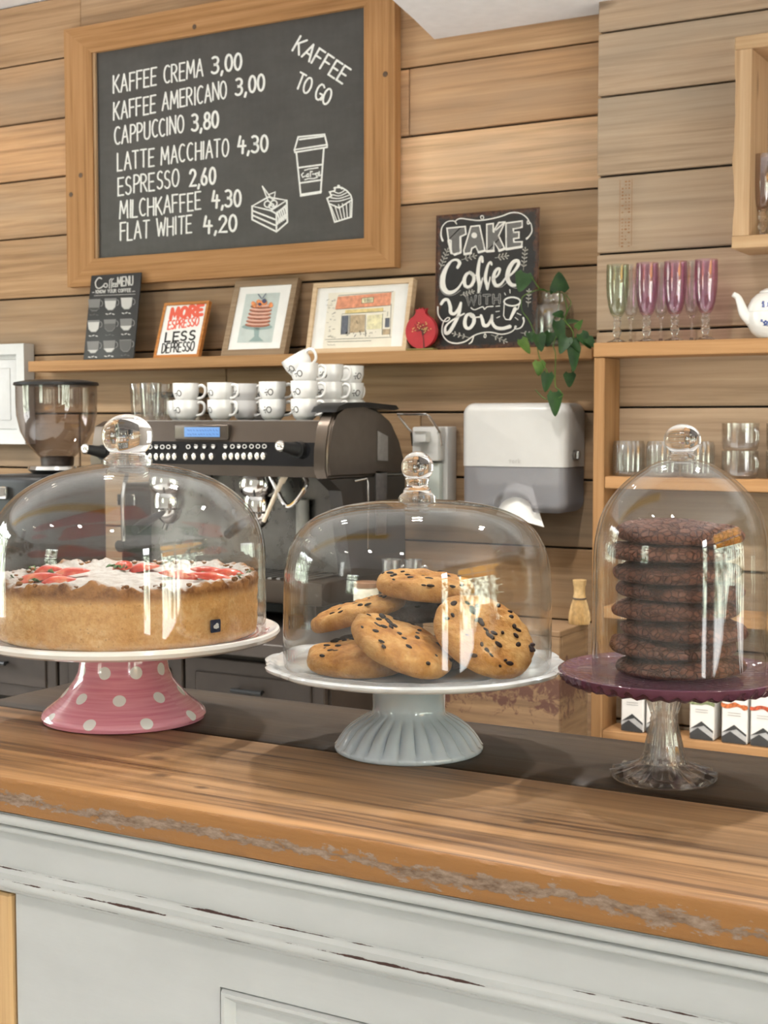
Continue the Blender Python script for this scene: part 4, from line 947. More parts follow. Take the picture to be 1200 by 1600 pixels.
for k in range(34): x = 160+r.random()*75; y = 200+r.random()*360; m.stroke(g5, [(x, y), (x+r.uniform(8, 26), y+r.uniform(-12, 4))], 2.4)
for k in range(8): x = 500+k*9; m.stroke(g5, [(x, 208), (x+r.uniform(-3, 3), 232)], 3)
for k in range(5): m.stroke(g5, [(170+k*14,612+k % 2*8),(182+k*14,620)], 2.4)
obj('ink_lines', m, M['ink'], art, flat=True)
# --- pomegranate
rc = at(647, 515, 3.40)
t = thing('pomegranate_ornament', 'flat red pomegranate ornament with a golden tree, between drawing and black tin sign', 'ornament', (rc.x, 3.445, ZS))
sc_ = (.0535)
b = MB(); poly = [(.5*.0*0 + rc.x + .0455*sin(radians(a)), ZS + .056 - .0500*cos(radians(a))) for a in range(0, 166, 8)]
cx0 = rc.x; zc0 = ZS+.053; R0 = .047
ol = [(cx0 + R0*sin(radians(a)), zc0 - R0*cos(radians(a))) for a in range(0, 165, 7)]
ol += [(cx0+.0125, zc0+.049), (cx0+.0185, zc0+.0630), (cx0+.0095, zc0+.057), (cx0+.0045, zc0+.0655), (cx0, zc0+.057), (cx0-.0055, zc0+.065), (cx0-.0095, zc0+.057), (cx0-.0190, zc0+.0620), (cx0-.0125, zc0+.049)]
ol += [(cx0 - R0*sin(radians(a)), zc0 - R0*cos(radians(a))) for a in range(161, 0, -7)]
t2 = MB(); t2.prism(ol, 3.436, 3.452)
bmesh.ops.bevel(t2.bm, geom=[e for e in t2.bm.edges if abs(e.verts[0].co.y - e.verts[1].co.y) < 1e-6], offset=.0025, segments=2, affect='EDGES')
obj('body', t2, plain('red_lacquer', (.46, .025, .035), .4, var=.06, bump=.1), t)
b = MB(); b.box(cx0-.048, cx0+.042, 3.432, 3.460, ZS+.0004, ZS+.006, .002, 1); obj('base', b, plain('green_gold_base', (.28, .24, .08), .45, .3), t)
m = MB(); g6 = lambda x, z: V((cx0+x, 3.4352, zc0+z)); r = random.Random(4)
m.stroke(g6, [(.012,-.045),(.010,-.02),(.004,.0),(.006,.02)], [.004,.003,.002,.0015])
for k in range(9):
    a = radians(25+k*16); L_ = r.uniform(.02, .032); m.stroke(g6, [(.008,-.012+k*.002),(.006+cos(a)*L_*.6,-.008+sin(a)*L_*.6),(.004+cos(a)*L_,sin(a)*L_)], .0016)
o = obj('tree_relief', m, plain('dark_relief', (.07, .02, .015), .4, var=0), t, flat=True)
m = MB(); g7 = lambda x, z: V((cx0+x, 3.4348, zc0+z))
for k in range(26): a = r.uniform(.1, pi); q = r.uniform(.008, .033); m.disc(g7, .004+cos(a)*q, -.006+sin(a)*q, .0024, 6, .0015)
obj('golden_leaves', m, plain('gold_paint', (.75, .50, .20), .35, .6, var=0), t, flat=True)
# --- tin sign
ts, Mx, w, h, n, pj = lean('tin_sign', 'tall black tin sign with white hand lettering beside the trailing plant', 'sign', -1.838, -1.528, 3.462, 3.470, 1.895, .004, None)
def tin():
    n_ = NT('rusty_black_tin'); o = n_.co(); x, y, z = n_.xyz(o)
    f = n_.noise(o, 26, 5, .7)
    ex = n_.math('SUBTRACT', .155, n_.math('ABSOLUTE', x)); ez = n_.math('SUBTRACT', .1855, n_.math('ABSOLUTE', n_.math('SUBTRACT', z, .1855)))
    e = n_.math('SUBTRACT', n_.math('MINIMUM', ex, ez), n_.math('MULTIPLY', n_.math('SUBTRACT', f, .45), .035))
    k = n_.ramp(e, (.004, (1, 1, 1)), (.016, (0, 0, 0)))
    g = n_.noise(o, 90, 4, .7)
    n_.set(col=n_.mix(k, (.011, .011, .012), n_.ramp(g, (.4, (.045, .016, .010)), (.75, (.16, .065, .03)))), rough=.27, spec=.6, coat=.25); n_.bump(f, .15, .002); return n_.m
TM = tin()
b = MB(); b.box(0, w, 0, .004, 0, h, .006, 3, M=Mx); b2 = MB(); b2.box(0, w, 0, .003, 0, h, .0012, 1, M=Mx); b.bm.free()
obj('tin_panel', b2, TM, ts)
b = MB(); R_ = .012
loop = [(w-R_ if a < 90 or a >= 270 else R_, h-R_ if a < 180 else R_, a) for a in range(0, 360, 15)]
pts = [Mx @ V((x + (R_-.003)*cos(radians(a)), -.0004, z + (R_-.003)*sin(radians(a)))) for x, z, a in loop]; pts.append(pts[0])
b.tube(pts, .0022, 6); obj('rolled_edge', b, TM, ts)
tw = plain('sign_cream', (.80, .78, .74), .5, var=.02); tgr = plain('sign_shade', (.28, .27, .26), .6, var=0)
f8 = lambda x, y, e=.0006: pj(670 + x*.15, 310 + y*.15) + n*e
def S(name, strokes, mat=tw, smooth=True, e=.0006, parent=None):
    m = MB(); f = lambda x, y: f8(x, y, e)
    for s in strokes: m.stroke(f, s[0], s[1], smooth if len(s) < 3 else s[2])
    return obj(name, m, mat, parent or ts, flat=True)
# TAKE in outlined, hatched capitals
TAKE = [[(190,312),(380,293),(388,372),(330,400),(332,560),(270,588),(235,566),(232,440),(206,430)],
        [(440,293),(530,283),(585,540),(520,560),(490,500),(450,520),(435,575),(372,580),(365,545)],
        [(605,270),(672,262),(672,345),(730,252),(795,245),(728,390),(790,520),(735,540),(680,455),(676,545),(606,550)],
        [(805,258),(972,236),(972,300),(880,318),(885,355),(940,350),(940,412),(885,420),(888,455),(972,452),(968,500),(808,530)]]
m = MB(); f = lambda x, y: f8(x, y, .0006)
for p in TAKE: m.stroke(f, p+[p[0]], 15)
for (x0, y0, x1, y1, ww) in ((206,440,236,570,24),(330,400,332,560,22),(270,586,332,562,24),(372,582,440,570,24),(520,562,585,545,24),(606,552,676,546,26),(735,545,790,524,26),(808,530,968,504,26),(888,455,884,420,16),(678,350,676,330,18),(700,330,790,250,14)): m.stroke(f, [(x0,y0),(x1,y1)], ww)
m.disc(f, 474, 385, 30, 14)
obj('take_lettering', m, tw, ts, flat=True)
m = MB()
def hatch(poly, step=17):
    xs = [p[0] for p in poly]; ys = [p[1] for p in poly]
    c = min(xs)+min(ys)
    while c < max(xs)+max(ys):
        hit = []
        for (x0, y0), (x1, y1) in zip(poly, poly[1:]+poly[:1]):
            a, b_ = x0+y0-c, x1+y1-c
            if a*b_ < 0: k = a/(a-b_); hit.append((x0+(x1-x0)*k, y0+(y1-y0)*k))
        hit.sort()
        for i in range(0, len(hit)-1, 2): m.stroke(lambda x, y: f8(x, y, .0004), [hit[i], hit[i+1]], 6)
        c += step
for p in TAKE: hatch(p)
obj('take_hatching', m, tgr, ts, flat=True)
co_ = [([(300,720),(322,672),(290,640),(235,655),(180,730),(145,830),(150,920),(190,975),(250,975),(310,930),(360,850)], [30,36,24,20,40,58,58,46,34,22,14]),
       ([(440,770),(395,790),(370,850),(385,915),(430,915),(468,860),(466,800),(430,770),(450,800),(500,800)], [24,30,38,34,26,36,34,24,14,12]),
       ([(560,660),(555,610),(535,625),(520,700),(512,800),(528,900),(520,975),(545,900),(560,830)], [26,24,26,34,40,38,22,16,12]),
       ([(655,690),(645,665),(620,690),(598,770),(590,840),(605,900),(612,945),(628,880),(640,820)], [22,22,24,32,36,34,20,14,12]),
       ([(660,850),(720,800),(740,740),(715,735),(685,780),(675,850),(700,905),(750,895),(800,830)], [14,20,26,28,34,40,36,26,16]),
       ([(800,840),(880,770),(935,690),(925,650),(880,665),(835,740),(820,830),(850,890),(900,905),(960,880)], [16,24,34,34,38,46,48,40,30,16])]
S('coffee_lettering', co_)
S('coffee_shadow_line', [([(118,830),(118,930),(165,1000),(250,1008),(330,960)], 8), ([(365,920),(420,945),(470,900)], 7), ([(500,985),(545,985)], 7), ([(680,920),(750,925),(810,880)], 7), ([(850,915),(910,935),(965,915)], 7)], tgr)
m = MB(); lettering(m, lambda x, y: f8(x, y), 'WITH', (395,1108), (738,1090), 88, 26, 0, 2, None, .30); o = obj('with_lettering', m, tgr, ts, flat=True)
m = MB(); lettering(m, lambda x, y: f8(x, y, .0009), 'WITH', (395,1108), (738,1090), 88, 12, 0, 2, None, .30); obj('letter_core', m, plain('sign_core', (.014, .014, .015), .5, var=0), o, flat=True)
yo = [([(130,1100),(160,1060),(200,1060),(225,1130),(230,1190),(270,1200),(310,1150),(335,1090)], [30,32,30,36,36,30,26,24]), ([(335,1090),(315,1200),(270,1300),(215,1390),(175,1400),(180,1330),(260,1260),(370,1200)], [26,32,36,36,34,20,16,14]),
      ([(440,1200),(395,1220),(375,1290),(390,1345),(430,1350),(470,1290),(465,1225),(430,1205),(450,1240),(530,1235)], [22,30,38,36,30,38,34,22,12,14]),
      ([(545,1220),(560,1270),(575,1320),(615,1320),(650,1260),(660,1220),(660,1290),(700,1345),(770,1355),(845,1335)], [26,34,38,32,24,22,30,34,34,38])]
S('you_lettering', yo)
S('scroll_border', [([(145,440),(128,380),(140,300),(190,245),(260,235),(290,265),(280,235),(330,210),(420,220),(520,230),(640,215),(760,185),(860,150),(950,155),(1020,200),(1050,255),(1030,265),(1030,235),(1065,265),(1075,340),(1050,390),(1020,420)], [20,16,11,10,10,12,9,12,12,13,13,12,11,12,12,12,9,9,12,14,20]),
                    ([(548,215),(540,190),(560,180),(572,200),(560,220)], 9),
                    ])
S('scroll_border', [([(95,1130),(100,1210),(140,1270),(190,1280),(220,1250),(190,1245),(150,1300),(140,1400),(190,1480),(280,1510),(380,1490),(470,1430),(560,1400),(650,1395),(760,1415),(860,1390),(910,1340),(900,1330),(900,1360),(960,1345),(990,1290),(985,1245)], [14,13,12,11,9,9,11,12,13,14,13,12,11,11,12,11,9,8,9,11,15,20]),
                    ([(585,1410),(575,1440),(590,1450),(598,1430),(588,1412)], 8), ([(470,1430),(450,1490),(420,1515)], [10,14,8]), ([(440,1140),(480,1160),(560,1130),(580,1155),(610,1130),(670,1125)], 9)])
lf = []
def sprig(x0, y0, x1, y1, k, s):
    lf.append(([(x0,y0),(x1,y1)], 5, False))
    for i in range(k):
        q = (i+1)/(k+.5); x, y = x0+(x1-x0)*q, y0+(y1-y0)*q; dx, dy = (x1-x0), (y1-y0); L = math.hypot(dx, dy); dx, dy = dx/L, dy/L
        for sg in (-1, 1): lf.append(([(x, y), (x+(dx*.6-dy*sg*.8)*s, y+(dy*.6+dx*sg*.8)*s)], [6, 13], False))
    lf.append(([(x1,y1),(x1+dx*s*.6,y1+dy*s*.6)], [8, 13], False))
sprig(115,740,195,540,5,34); sprig(985,750,1005,530,5,30); sprig(340,640,480,600,3,32); sprig(690,620,810,600,3,36); sprig(330,1010,460,970,4,24); sprig(420,1450,260,1410,3,26); sprig(650,1420,800,1490,3,30); sprig(1035,1130,1045,960,4,26); sprig(960,1400,1050,1410,2,24)
S('leaf_sprigs', lf, plain('sign_leaf', (.42, .40, .36), .6, var=0))
S('mug_drawing', [(arc(870,1075,85,45,0,360,18), 16, False), ([(788,1085),(780,1220),(800,1260),(850,1265),(880,1180),(930,1150),(952,1085)], 9, False), ([(900,1150),(850,1255)], [40,22], False)] + [([(x0,y0),(x1,y1)], 7, False) for x0,y0,x1,y1 in ((790,985,800,1005),(845,950,848,985),(700,1125,740,1120),(700,1180,735,1175),(710,1245,740,1230),(920,1195,960,1215),(900,1240,930,1265))])

# --- glass jar and trailing plant
JX, JY = -1.481, 3.465
jr = thing('glass_jar', 'clear glass jar holding the trailing green plant at end of wall shelf', 'jar', (JX, JY, ZS))
b = MB(); b.lathe([(0, .001), (.046, .001), (.050, .006), (.051, .03), (.051, .095), (.047, .110), (.036, .119), (.034, .124), (.0345, .138), (.037, .140), (.036, .143), (.033, .143), (.0315, .138), (.0315, .122), (.034, .116), (.0445, .107), (.0485, .094), (.0485, .010), (.045, .005), (0, .005)], 56, (JX, JY, ZS), closed=False, cap=False)
obj('jar_body', b, M['glass'], jr)
b = MB(); b.lathe([(0, .006), (.044, .006), (.0475, .011), (.0475, .050), (0, .050)], 40, (JX, JY, ZS)); obj('water', b, thin('water', (.90, .93, .88), gain=.6), jr)
pl = thing('trailing_plant', 'green trailing plant with heart shaped leaves hanging from jar over shelf edge', 'plant', (JX, JY, ZS+.02))
LM = []
for i, (a, c) in enumerate((((.010, .035, .008), (.025, .070, .016)), ((.022, .058, .018), (.05, .105, .04)), ((.035, .085, .012), (.10, .17, .03)))):
    nn_ = NT('leaf_green'); o_ = nn_.co(); f_ = nn_.noise(o_, 30, 3); nn_.set(col=nn_.ramp(f_, (.35, a), (.7, c)), rough=.42, spec=.25); nn_.bump(nn_.noise(o_, 90, 2), .1, .002); LM.append(nn_.m)
f6 = lambda x, y, d=3.38: at(790 + x*.15, 410 + y*.15, d)
def leaf(x, y, L, W_, ang, mat, d=3.385, pitch=25, fold=.18):
    "heart-shaped leaf: base at (x,y), pointing along ang degrees (0 = right, -90 = down)"
    c = f6(x, y, d); s = .15/FPX*3.7; L *= s; W_ *= s
    ax = RT*cos(radians(ang)) + V((0,0,1))*sin(radians(ang)); ax = (ax - FH*sin(radians(pitch))*.6).normalized()
    nn_ = (-FH*cos(radians(pitch)) + V((0,0,1))*sin(radians(pitch))); nn_ = (nn_ - ax*nn_.dot(ax)).normalized(); sd = nn_.cross(ax)
    b = MB(); N = 12; rows = []
    for k in range(N+1):
        q = k/N; hw = W_/2*(min(1, (q+.05)/.22)**.6)*(1-q)**.62*1.32 if q > 0 else W_*.30
        dr = -.10*L*q*q
        back = -.10*L*(1-q)**6
        rows.append([b.bm.verts.new(c + ax*(L*q + (back if j in (0, 4) else 0)) + sd*(hw*t_) + nn_*(dr + fold*abs(t_)*hw)) for j, t_ in enumerate((-1, -.5, 0, .5, 1))])
    for A, B in zip(rows, rows[1:]):
        for j in range(4): b.face([A[j], A[j+1], B[j+1], B[j]])
    return obj('leaf', b, LM[mat], pl, angle=80)
for q in ((205,110,205,170,-108,1,3.40,10,.05),(560,300,200,175,92,0,3.43,10,.18),(600,545,120,85,178,0,3.41),(250,730,110,90,-75,1,3.39,30),(160,800,180,105,-58,2,3.375,20),(340,745,190,130,-80,0,3.37,25),(470,730,150,120,-105,0,3.40,15),
          (540,610,270,120,-78,0,3.37,25),(610,640,170,130,12,1,3.39,60),(640,780,190,130,-115,0,3.355,30),(700,810,140,95,-60,0,3.36,30),(740,690,110,70,60,2,3.385,40),(780,740,190,120,-55,0,3.37,20),(850,790,130,90,-48,0,3.365,20),(710,850,280,125,-90,0,3.36,10),(590,760,120,90,-100,0,3.38,20),
          (350,1030,150,120,-92,2,3.36,10),(440,1150,200,120,-98,0,3.355,10),(510,1350,250,140,-88,0,3.35,8),(665,1150,150,115,-90,0,3.39,10),(500,250,90,60,-110,0,3.43,20)): leaf(*q)
stems = [[(620,330,3.44),(680,420,3.40),(640,520,3.40),(590,640,3.385),(500,850,3.375),(520,960,3.365),(515,1270,3.36),(560,1330,3.355),(590,1395,3.355),(420,1425,3.35),(310,1325,3.35)],
         [(600,320,3.45),(500,310,3.44),(400,290,3.41),(350,270,3.40),(270,150,3.40)], [(430,310,3.43),(390,280,3.41),(290,300,3.40),(200,340,3.40),(165,390,3.40),(170,500,3.40),(240,600,3.39),(300,745,3.375),(350,980,3.365),(375,1030,3.36),(440,1150,3.355)],
         [(600,330,3.44),(640,480,3.40),(620,600,3.38),(700,720,3.37),(700,830,3.36),(690,1140,3.385)], [(560,320,3.46),(560,420,3.465),(520,560,3.465),(430,660,3.465)], [(575,320,3.45),(560,300,3.44)]]
for s in stems:
    p3, _ = spline(s, 1, 5); b = MB(); b.tube([f6(*q) for q in p3], .0014, 6); obj('stem', b, LM[2], pl)

# ================================================================== BACK COUNTER AND ESPRESSO MACHINE
ZC = .80
b = MB(); b.box(-3.9, -1.74, 2.74, 3.525, ZC-.035, ZC, .003, 1)
tag(obj('back_worktop', b, plain('dark_worktop', (.050, .040, .034), .4, spec=.25)), 'dark worktop along plank wall under the espresso machine', 'countertop')
bc = thing('base_cabinet', 'taupe grey base cabinet with drawers under espresso machine', 'cabinet', (-2.8, 3.1, 0))
tpm = plain('taupe_paint', (.042, .032, .026), .5, spec=.2)
b = MB(); b.box(-3.88, -1.76, 2.80, 3.525, 0, ZC-.0355); obj('carcass', b, tpm, bc)
x = -3.87
for k in range(5):
    x0, x1 = -3.87 + k*.422, -3.87 + (k+1)*.422 - .008
    b = MB(); b.box(x0, x1, 2.780, 2.7995, .58, ZC-.055, .003, 1); b.box(x0+.035, x1-.035, 2.776, 2.7805, .615, ZC-.09, .003, 1); d_ = obj('drawer', b, tpm, bc)
    b = MB(); b.tube([(x0+.16, 2.757, .675), (x0+.25, 2.757, .675)], .006, 8); b.tube([(x0+.17, 2.757, .675), (x0+.17, 2.777, .675)], .004, 6); b.tube([(x0+.24, 2.757, .675), (x0+.24, 2.777, .675)], .004, 6); obj('handle', b, M['black'], d_)
    b = MB(); b.box(x0, x1, 2.780, 2.7995, .10, .57, .003, 1); b.box(x0+.05, x1-.05, 2.776, 2.7805, .15, .52, .003, 1); obj('door', b, tpm, bc)

MX0, MX1, MY, MB_, ZT = -2.62, -1.885, 2.955, 3.335, 1.328
em = thing('espresso_machine', 'taupe and black two group espresso machine with blue display, cups on its top', 'coffee machine', ((MX0+MX1)/2, 3.15, ZC))
b = MB(); b.box(MX0+.03, MX1-.01, MY+.20, MB_, ZC+.10, ZT-.01, .004, 1); obj('body', b, M['taupe'], em)
b = MB(); b.box(MX0+.02, MX1-.012, MY+.02, MB_-.01, 1.19, ZT, .006, 2); obj('top_housing', b, M['taupe'], em)
b = MB(); b.box(MX0+.03, MX1-.02, MY+.03, MB_-.02, ZT, ZT+.004, .001, 1); obj('cup_tray', b, M['steel'], em)
def slanted(x0, x1, y0, z0, y1, z1, th): # a front band running from (y0,z0) bottom to (y1,z1) top
    m = MB(); m.prism([(y0, z0), (y1, z1), (y1+th, z1), (y0+th, z0)], x0, x1, M=Matrix(((0,1,0,0),(1,0,0,0),(0,0,1,0),(0,0,0,1)))); return m
obj('upper_panel', slanted(MX0+.045, MX1-.010, 2.958, 1.276, 2.972, ZT+.002, .04), M['taupe'], em)
bp_ = slanted(MX0+.01, MX1-.018, 2.951, 1.216, 2.957, 1.2765, .04); bpo = obj('button_panel', bp_, M['gloss_black'], em)
obj('lower_band', slanted(MX0, MX1-.012, 2.953, 1.189, 2.950, 1.2165, .05), M['taupe'], em)
fm = lambda px, py, e=0: at(px, py, 2.9545 - e)
def flatbox(px0, py0, px1, py1, y, th, bev, name, mat, par):
    a, c = at(px0, py1, y), at(px1, py0, y); m = MB(); m.box(a.x, c.x, y-th, y+.012, a.z, c.z, bev, 3); return obj(name, m, mat, par)
bez = flatbox(275, 662.5, 359, 688, 2.960, .010, .006, 'display_bezel', plain('bezel', (.075, .060, .048), .3, .6, var=.03), em)
scr = flatbox(289, 667.5, 344, 682.5, 2.952, .0035, .001, 'screen', glow('blue_display', srgb(120, 175, 240), .85), bez)
m = MB(); r = random.Random(6)
for row in (672.5, 678.5):
    x = 293
    while x < 338: q = r.uniform(1.5, 3.4); m.stroke(lambda x_, y_: at(x_, y_, 2.9480), [(x, row-r.random()), (x+q, row+r.random())], 1.5); x += q + r.uniform(1.2, 3)
obj('screen_text', m, plain('display_text', (.05, .12, .35), .6, var=0), scr, flat=True)
btn = plain('button_metal', (.72, .69, .64), .25, .8, var=.02)
for px in (215, 225, 234.5, 244, 253.5, 263, 272.5, 290, 303, 317, 330, 351, 361, 371, 381, 391, 401.5, 411):
    m = MB(); p = at(px, 713.5 - (px-300)*.006, 2.950); m.sphere((0, 0, 0), .0075, 14, (.95, .7, 1.35), M=Matrix.Translation(p)); obj('button', m, btn, bpo)
m = MB(); r = random.Random(8); wi = plain('icon_white', (.5, .49, .47), .6, var=0)
for px in (215, 225, 234.5, 244, 253.5, 263, 272.5, 294, 306, 319, 333, 352, 363, 373, 382, 393, 403, 413):
    g = lambda x_, y_: at(x_, y_, 2.9505); y_ = 698 - (px-300)*.006
    if r.random() < .3: m.stroke(g, arc(px, y_, 3, 3, 0, 360, 9), 1.1)
    else: m.poly(g, [(px-3.2, y_-1), (px+3.2, y_-1), (px+1.6, y_+3), (px-1.6, y_+3)]); m.stroke(g, [(px-2, y_-3), (px+2, y_-2.4)], 1)
ic = obj('button_icons', m, wi, bpo, flat=True)
for px, py in ((148, 705), (451, 701)):
    p = at(px, py, 2.935); q = V((0, -1, 0)); k = at(px+14 if px > 300 else px+14, py+2, 2.945)
    m = MB(); m.tube([k+V((0, .02, 0)), k+V((0, -.006, 0))], .021, 24); m.tube([k, p+V((0, -.03, .006))], [.017, .0125], 20); kn = obj('steam_knob', m, M['black'], em)
    m = MB(); m.sphere(p + V((-.004, -.032, .007)), .0145, 22, (1, .8, 1)); obj('knob_cap', m, M['chrome'], kn)
# right end cover: a rounded side cheek with a black lid on top
cheek = [(MY-.012, 1.188), (MY-.020, 1.21), (MY-.018, 1.262), (MY-.004, 1.318), (MY+.02, 1.352), (MY+.06, 1.369), (MY+.14, 1.372), (MY+.23, 1.360), (MY+.30, 1.330), (MY+.345, 1.28), (MY+.372, 1.21), (MY+.378, 1.185)]
sw = Matrix(((0,1,0,0),(1,0,0,0),(0,0,1,0),(0,0,0,1)))
m = MB(); m.prism(cheek, MX1-.016, MX1+.030, M=sw)
bmesh.ops.bevel(m.bm, geom=[e for e in m.bm.edges if abs(e.verts[0].co.x-e.verts[1].co.x) < 1e-6], offset=.008, segments=3, affect='EDGES'); ckk = obj('side_cheek', m, plain('cheek_metal', (.10, .080, .064), .30, .8, var=.05), em)
m = MB(); m.prism([(MY+.05, 1.155), (MY-.004, 1.1855), (MY+.378, 1.1835), (MY+.382, .93), (MY+.10, .93)], MX1-.012, MX1+.026, M=sw); obj('side_panel', m, plain('dark_side', (.030, .025, .021), .4, .3, var=.05), em)
m = MB(); m.prism([(MY+.22, 1.305), (MY+.275, 1.29), (MY+.275, 1.225), (MY+.22, 1.228)], MX1+.0295, MX1+.0325, M=sw); obj('side_badge', m, M['steel'], ckk)
m = MB(); m.prism([(MY+.215, 1.20), (MY+.275, 1.195), (MY+.27, 1.03), (MY+.22, 1.03)], MX1+.0265, MX1+.0300, M=sw); obj('side_window', m, M['steel'], em)
m = MB(); m.tube([(MX1+.034, MY+.10, 1.178), (MX1+.034, MY+.16, 1.182), (MX1+.034, MY+.168, 1.17), (MX1+.034, MY+.168, 1.0)], .003, 8); obj('side_rail', m, M['chrome'], em)
m = MB(); m.prism([(MY+.005, 1.352), (MY+.02, 1.366), (MY+.06, 1.3765), (MY+.16, 1.3785), (MY+.31, 1.372), (MY+.325, 1.362), (MY+.30, 1.3585), (MY+.14, 1.366), (MY+.06, 1.362)], MX1-.035, MX1+.038, M=sw); obj('end_lid', m, M['black'], em)
m = MB(); m.prism([(MY-.004, 1.190), (MY-.012, 1.225), (MY+.01, 1.315), (MY+.05, 1.331), (MY+.30, 1.331), (MY+.35, 1.19)], MX0-.01, MX0+.03, M=sw); obj('side_cheek', m, plain('cheek_metal_left', (.115, .092, .073), .3, .75), em)
# underside: back splash, groups, portafilters, wands, drip tray
m = MB(); m.box(MX0+.04, MX1-.02, MY+.185, MY+.199, .93, 1.19); obj('backsplash', m, plain('dull_steel', (.20, .19, .18), .28, 1, var=.06), em)
m = MB(); m.box(MX0+.02, MX1, MY+.0, MB_-.03, .865, .925, .006, 2); tr_ = obj('drip_tray', m, M['taupe'], em)
m = MB()
for k in range(24): xx = MX0+.06 + k*.0265; m.box(xx, xx+.012, MY+.01, MY+.18, .9255, .930)
gr_ = obj('tray_grid', m, M['steel'], tr_)
for xx in (MX0+.06, MX1-.07):
    for yy in (MY+.05, MB_-.08): m = MB(); m.lathe([(.022, 0), (.022, .01), (.016, .015), (.016, .066)], 20, (xx, yy, ZC+.0002)); obj('foot', m, M['black'], em)
m = MB(); m.box(MX0+.03, MX1-.01, MY+.12, MB_-.02, .82, .8645, .004, 1); obj('lower_housing', m, M['black'], em)
for gx in (-2.44, -2.14):
    m = MB(); m.lathe([(0, .0), (.036, .0), (.042, .006), (.044, .03), (.040, .045), (.050, .055), (.055, .075), (.050, .098)], 36, (gx, MY+.09, 1.088)); gh = obj('group_head', m, M['chrome'], em)
    m = MB(); m.lathe([(.012, -.028), (.016, -.026), (.030, -.012), (.035, .0), (.035, .014)], 30, (gx, MY+.09, 1.077)); m.tube([(gx-.006, MY+.09, 1.055), (gx-.012, MY+.085, 1.032)], .007, 8); pf_ = obj('portafilter', m, M['chrome'], em)
    m = MB(); m.tube([(gx, MY+.055, 1.078), (gx+.008, MY+.02, 1.072), (gx+.026, MY-.05, 1.058), (gx+.036, MY-.095, 1.046)], [.008, .010, .0135, .012], 14); obj('portafilter_handle', m, M['black'], pf_)
for s0 in ((-1.975, 1), (-2.56, -1)):
    X, sg = s0; m = MB(); p_, _ = spline([(X, MY+.06, 1.188), (X+.012*sg, MY+.05, 1.165), (X-.02*sg, MY+.035, 1.118), (X-.045*sg, MY+.03, 1.122), (X-.085*sg, MY+.03, 1.19)] if sg > 0 else [(X, MY+.06, 1.188), (X, MY+.04, 1.12), (X+.01, MY+.03, 1.0)], 1, 6)
    m.tube(p_, .0062, 10); obj('steam_wand', m, M['chrome'], em)
m = MB(); m.tube([at(446, 742, MY+.03), at(440, 753, MY+.03)], .009, 12); m.tube([at(441, 750, MY+.03), at(412, 815, MY+.02)], [.0065, .0055], 12); obj('water_spout', m, plain('pale_wand', (.62, .52, .40), .35), em)
m = MB(); a0 = at(473, 810, MY+.17); m.lathe([(.018, -.05), (.018, .05)], 24, M=Matrix.Translation(a0)); obj('level_gauge', m, plain('frosted_gauge', (.62, .62, .58), .3), em)

# ------------------------------------------------------------------ cups on the machine
cupg = plain('cup_glaze', (.68, .675, .665), .15, coat=.5, var=.01)
CR, CHt = .0355, .0545
def cup_parts(t):
    def rad(z): return .0220 + (CR-.0220)*min(1, (z/.030))**.62 if z < .030 else CR + (z-.030)*.012
    prof = [(0, .004), (.017, .004), (.0195, 0), (.0215, 0), (.0220, .002)] + [(rad(z), z) for z in (.006, .012, .018, .024, .03, .036, .042, .048, .0525)] + [(CR+.0002, CHt), (CR-.0022, CHt)] + [(rad(z)-.0028, z) for z in (.048, .036, .024, .014)] + [(.018, .0075), (0, .0065)]
    b = MB(); b.lathe(prof, 40, cap=False); obj('cup_body', b, cupg, t)
    b = MB(); p_, w_ = spline([(CR-.003, 0, .045), (CR+.008, 0, .0485), (CR+.0175, 0, .042), (CR+.0180, 0, .028), (CR+.010, 0, .016), (rad(.012)-.002, 0, .0125)], [.0042, .0042, .0040, .0038, .0036, .0040], 5); b.tube(p_, w_, 10); obj('handle', b, cupg, t)
    def sf(u, v):
        th = radians(-112) + u/CR; z = .026 + v; R_ = rad(z) + .0004; return V((R_*cos(th), R_*sin(th), z))
    b = MB(); b.stroke(sf, [(-.0125, .000), (-.0075, .0)], .0022); b.stroke(sf, [(-.0075, -.007), (-.0075, .0085)], .0026); b.stroke(sf, [(-.0075, .001), (-.003, .001)], .002); b.stroke(sf, arc(.004, .001, .0065, .0075, 0, 360, 16), .0024); obj('cup_logo', b, M['ink'], t, flat=True)
rz0 = radians(12)
first = [None]
def cup(px, y, level, label, rz=0, base=None):
    p = at(px, 658, y); z = (base or (ZT+.0044)) + level*.0455
    if first[0] is None:
        t = thing('espresso_cup', label, 'cup', (0, 0, 0), 'white cups on the espresso machine'); cup_parts(t); first[0] = t
        t.location = (p.x, y, z); t.rotation_euler = (0, 0, rz0+radians(rz)); return t
    return dup(first[0], (p.x, y, z), rz0+radians(rz), label)
lv2 = ['lower', 'upper']; lv3 = ['bottom', 'middle', 'top']
cup(281, 3.14, 0, 'single white cup half hidden behind the leftmost stacked pair, beside tall glasses', 75)
for px, y, nm, rz in ((291, 3.05, 'front pair next to the tall glasses', 2), (345, 3.05, 'front pair right of the display', -14), (426, 3.05, 'front pair next to the highest cup pile', 22)):
    for k in range(2): cup(px, y, k, lv2[k] + ' white cup of ' + nm, rz + k*7)
for k in range(2): cup(383, 3.17, k, lv2[k] + ' white cup of the set back pair between two front pairs', -4 + k*6)
for k in range(2): cup(405, 3.26, k, lv2[k] + ' white cup of the rearmost pair, mostly hidden behind others', 40 + k*6)
for k in range(3): cup(476, 3.025, k, ['bottom', 'second', 'third'][k] + ' white cup of highest pile at the front', -2 + k*9)
c4 = cup(474, 3.025, 3, 'tilted white cup lying on the highest pile', 4)
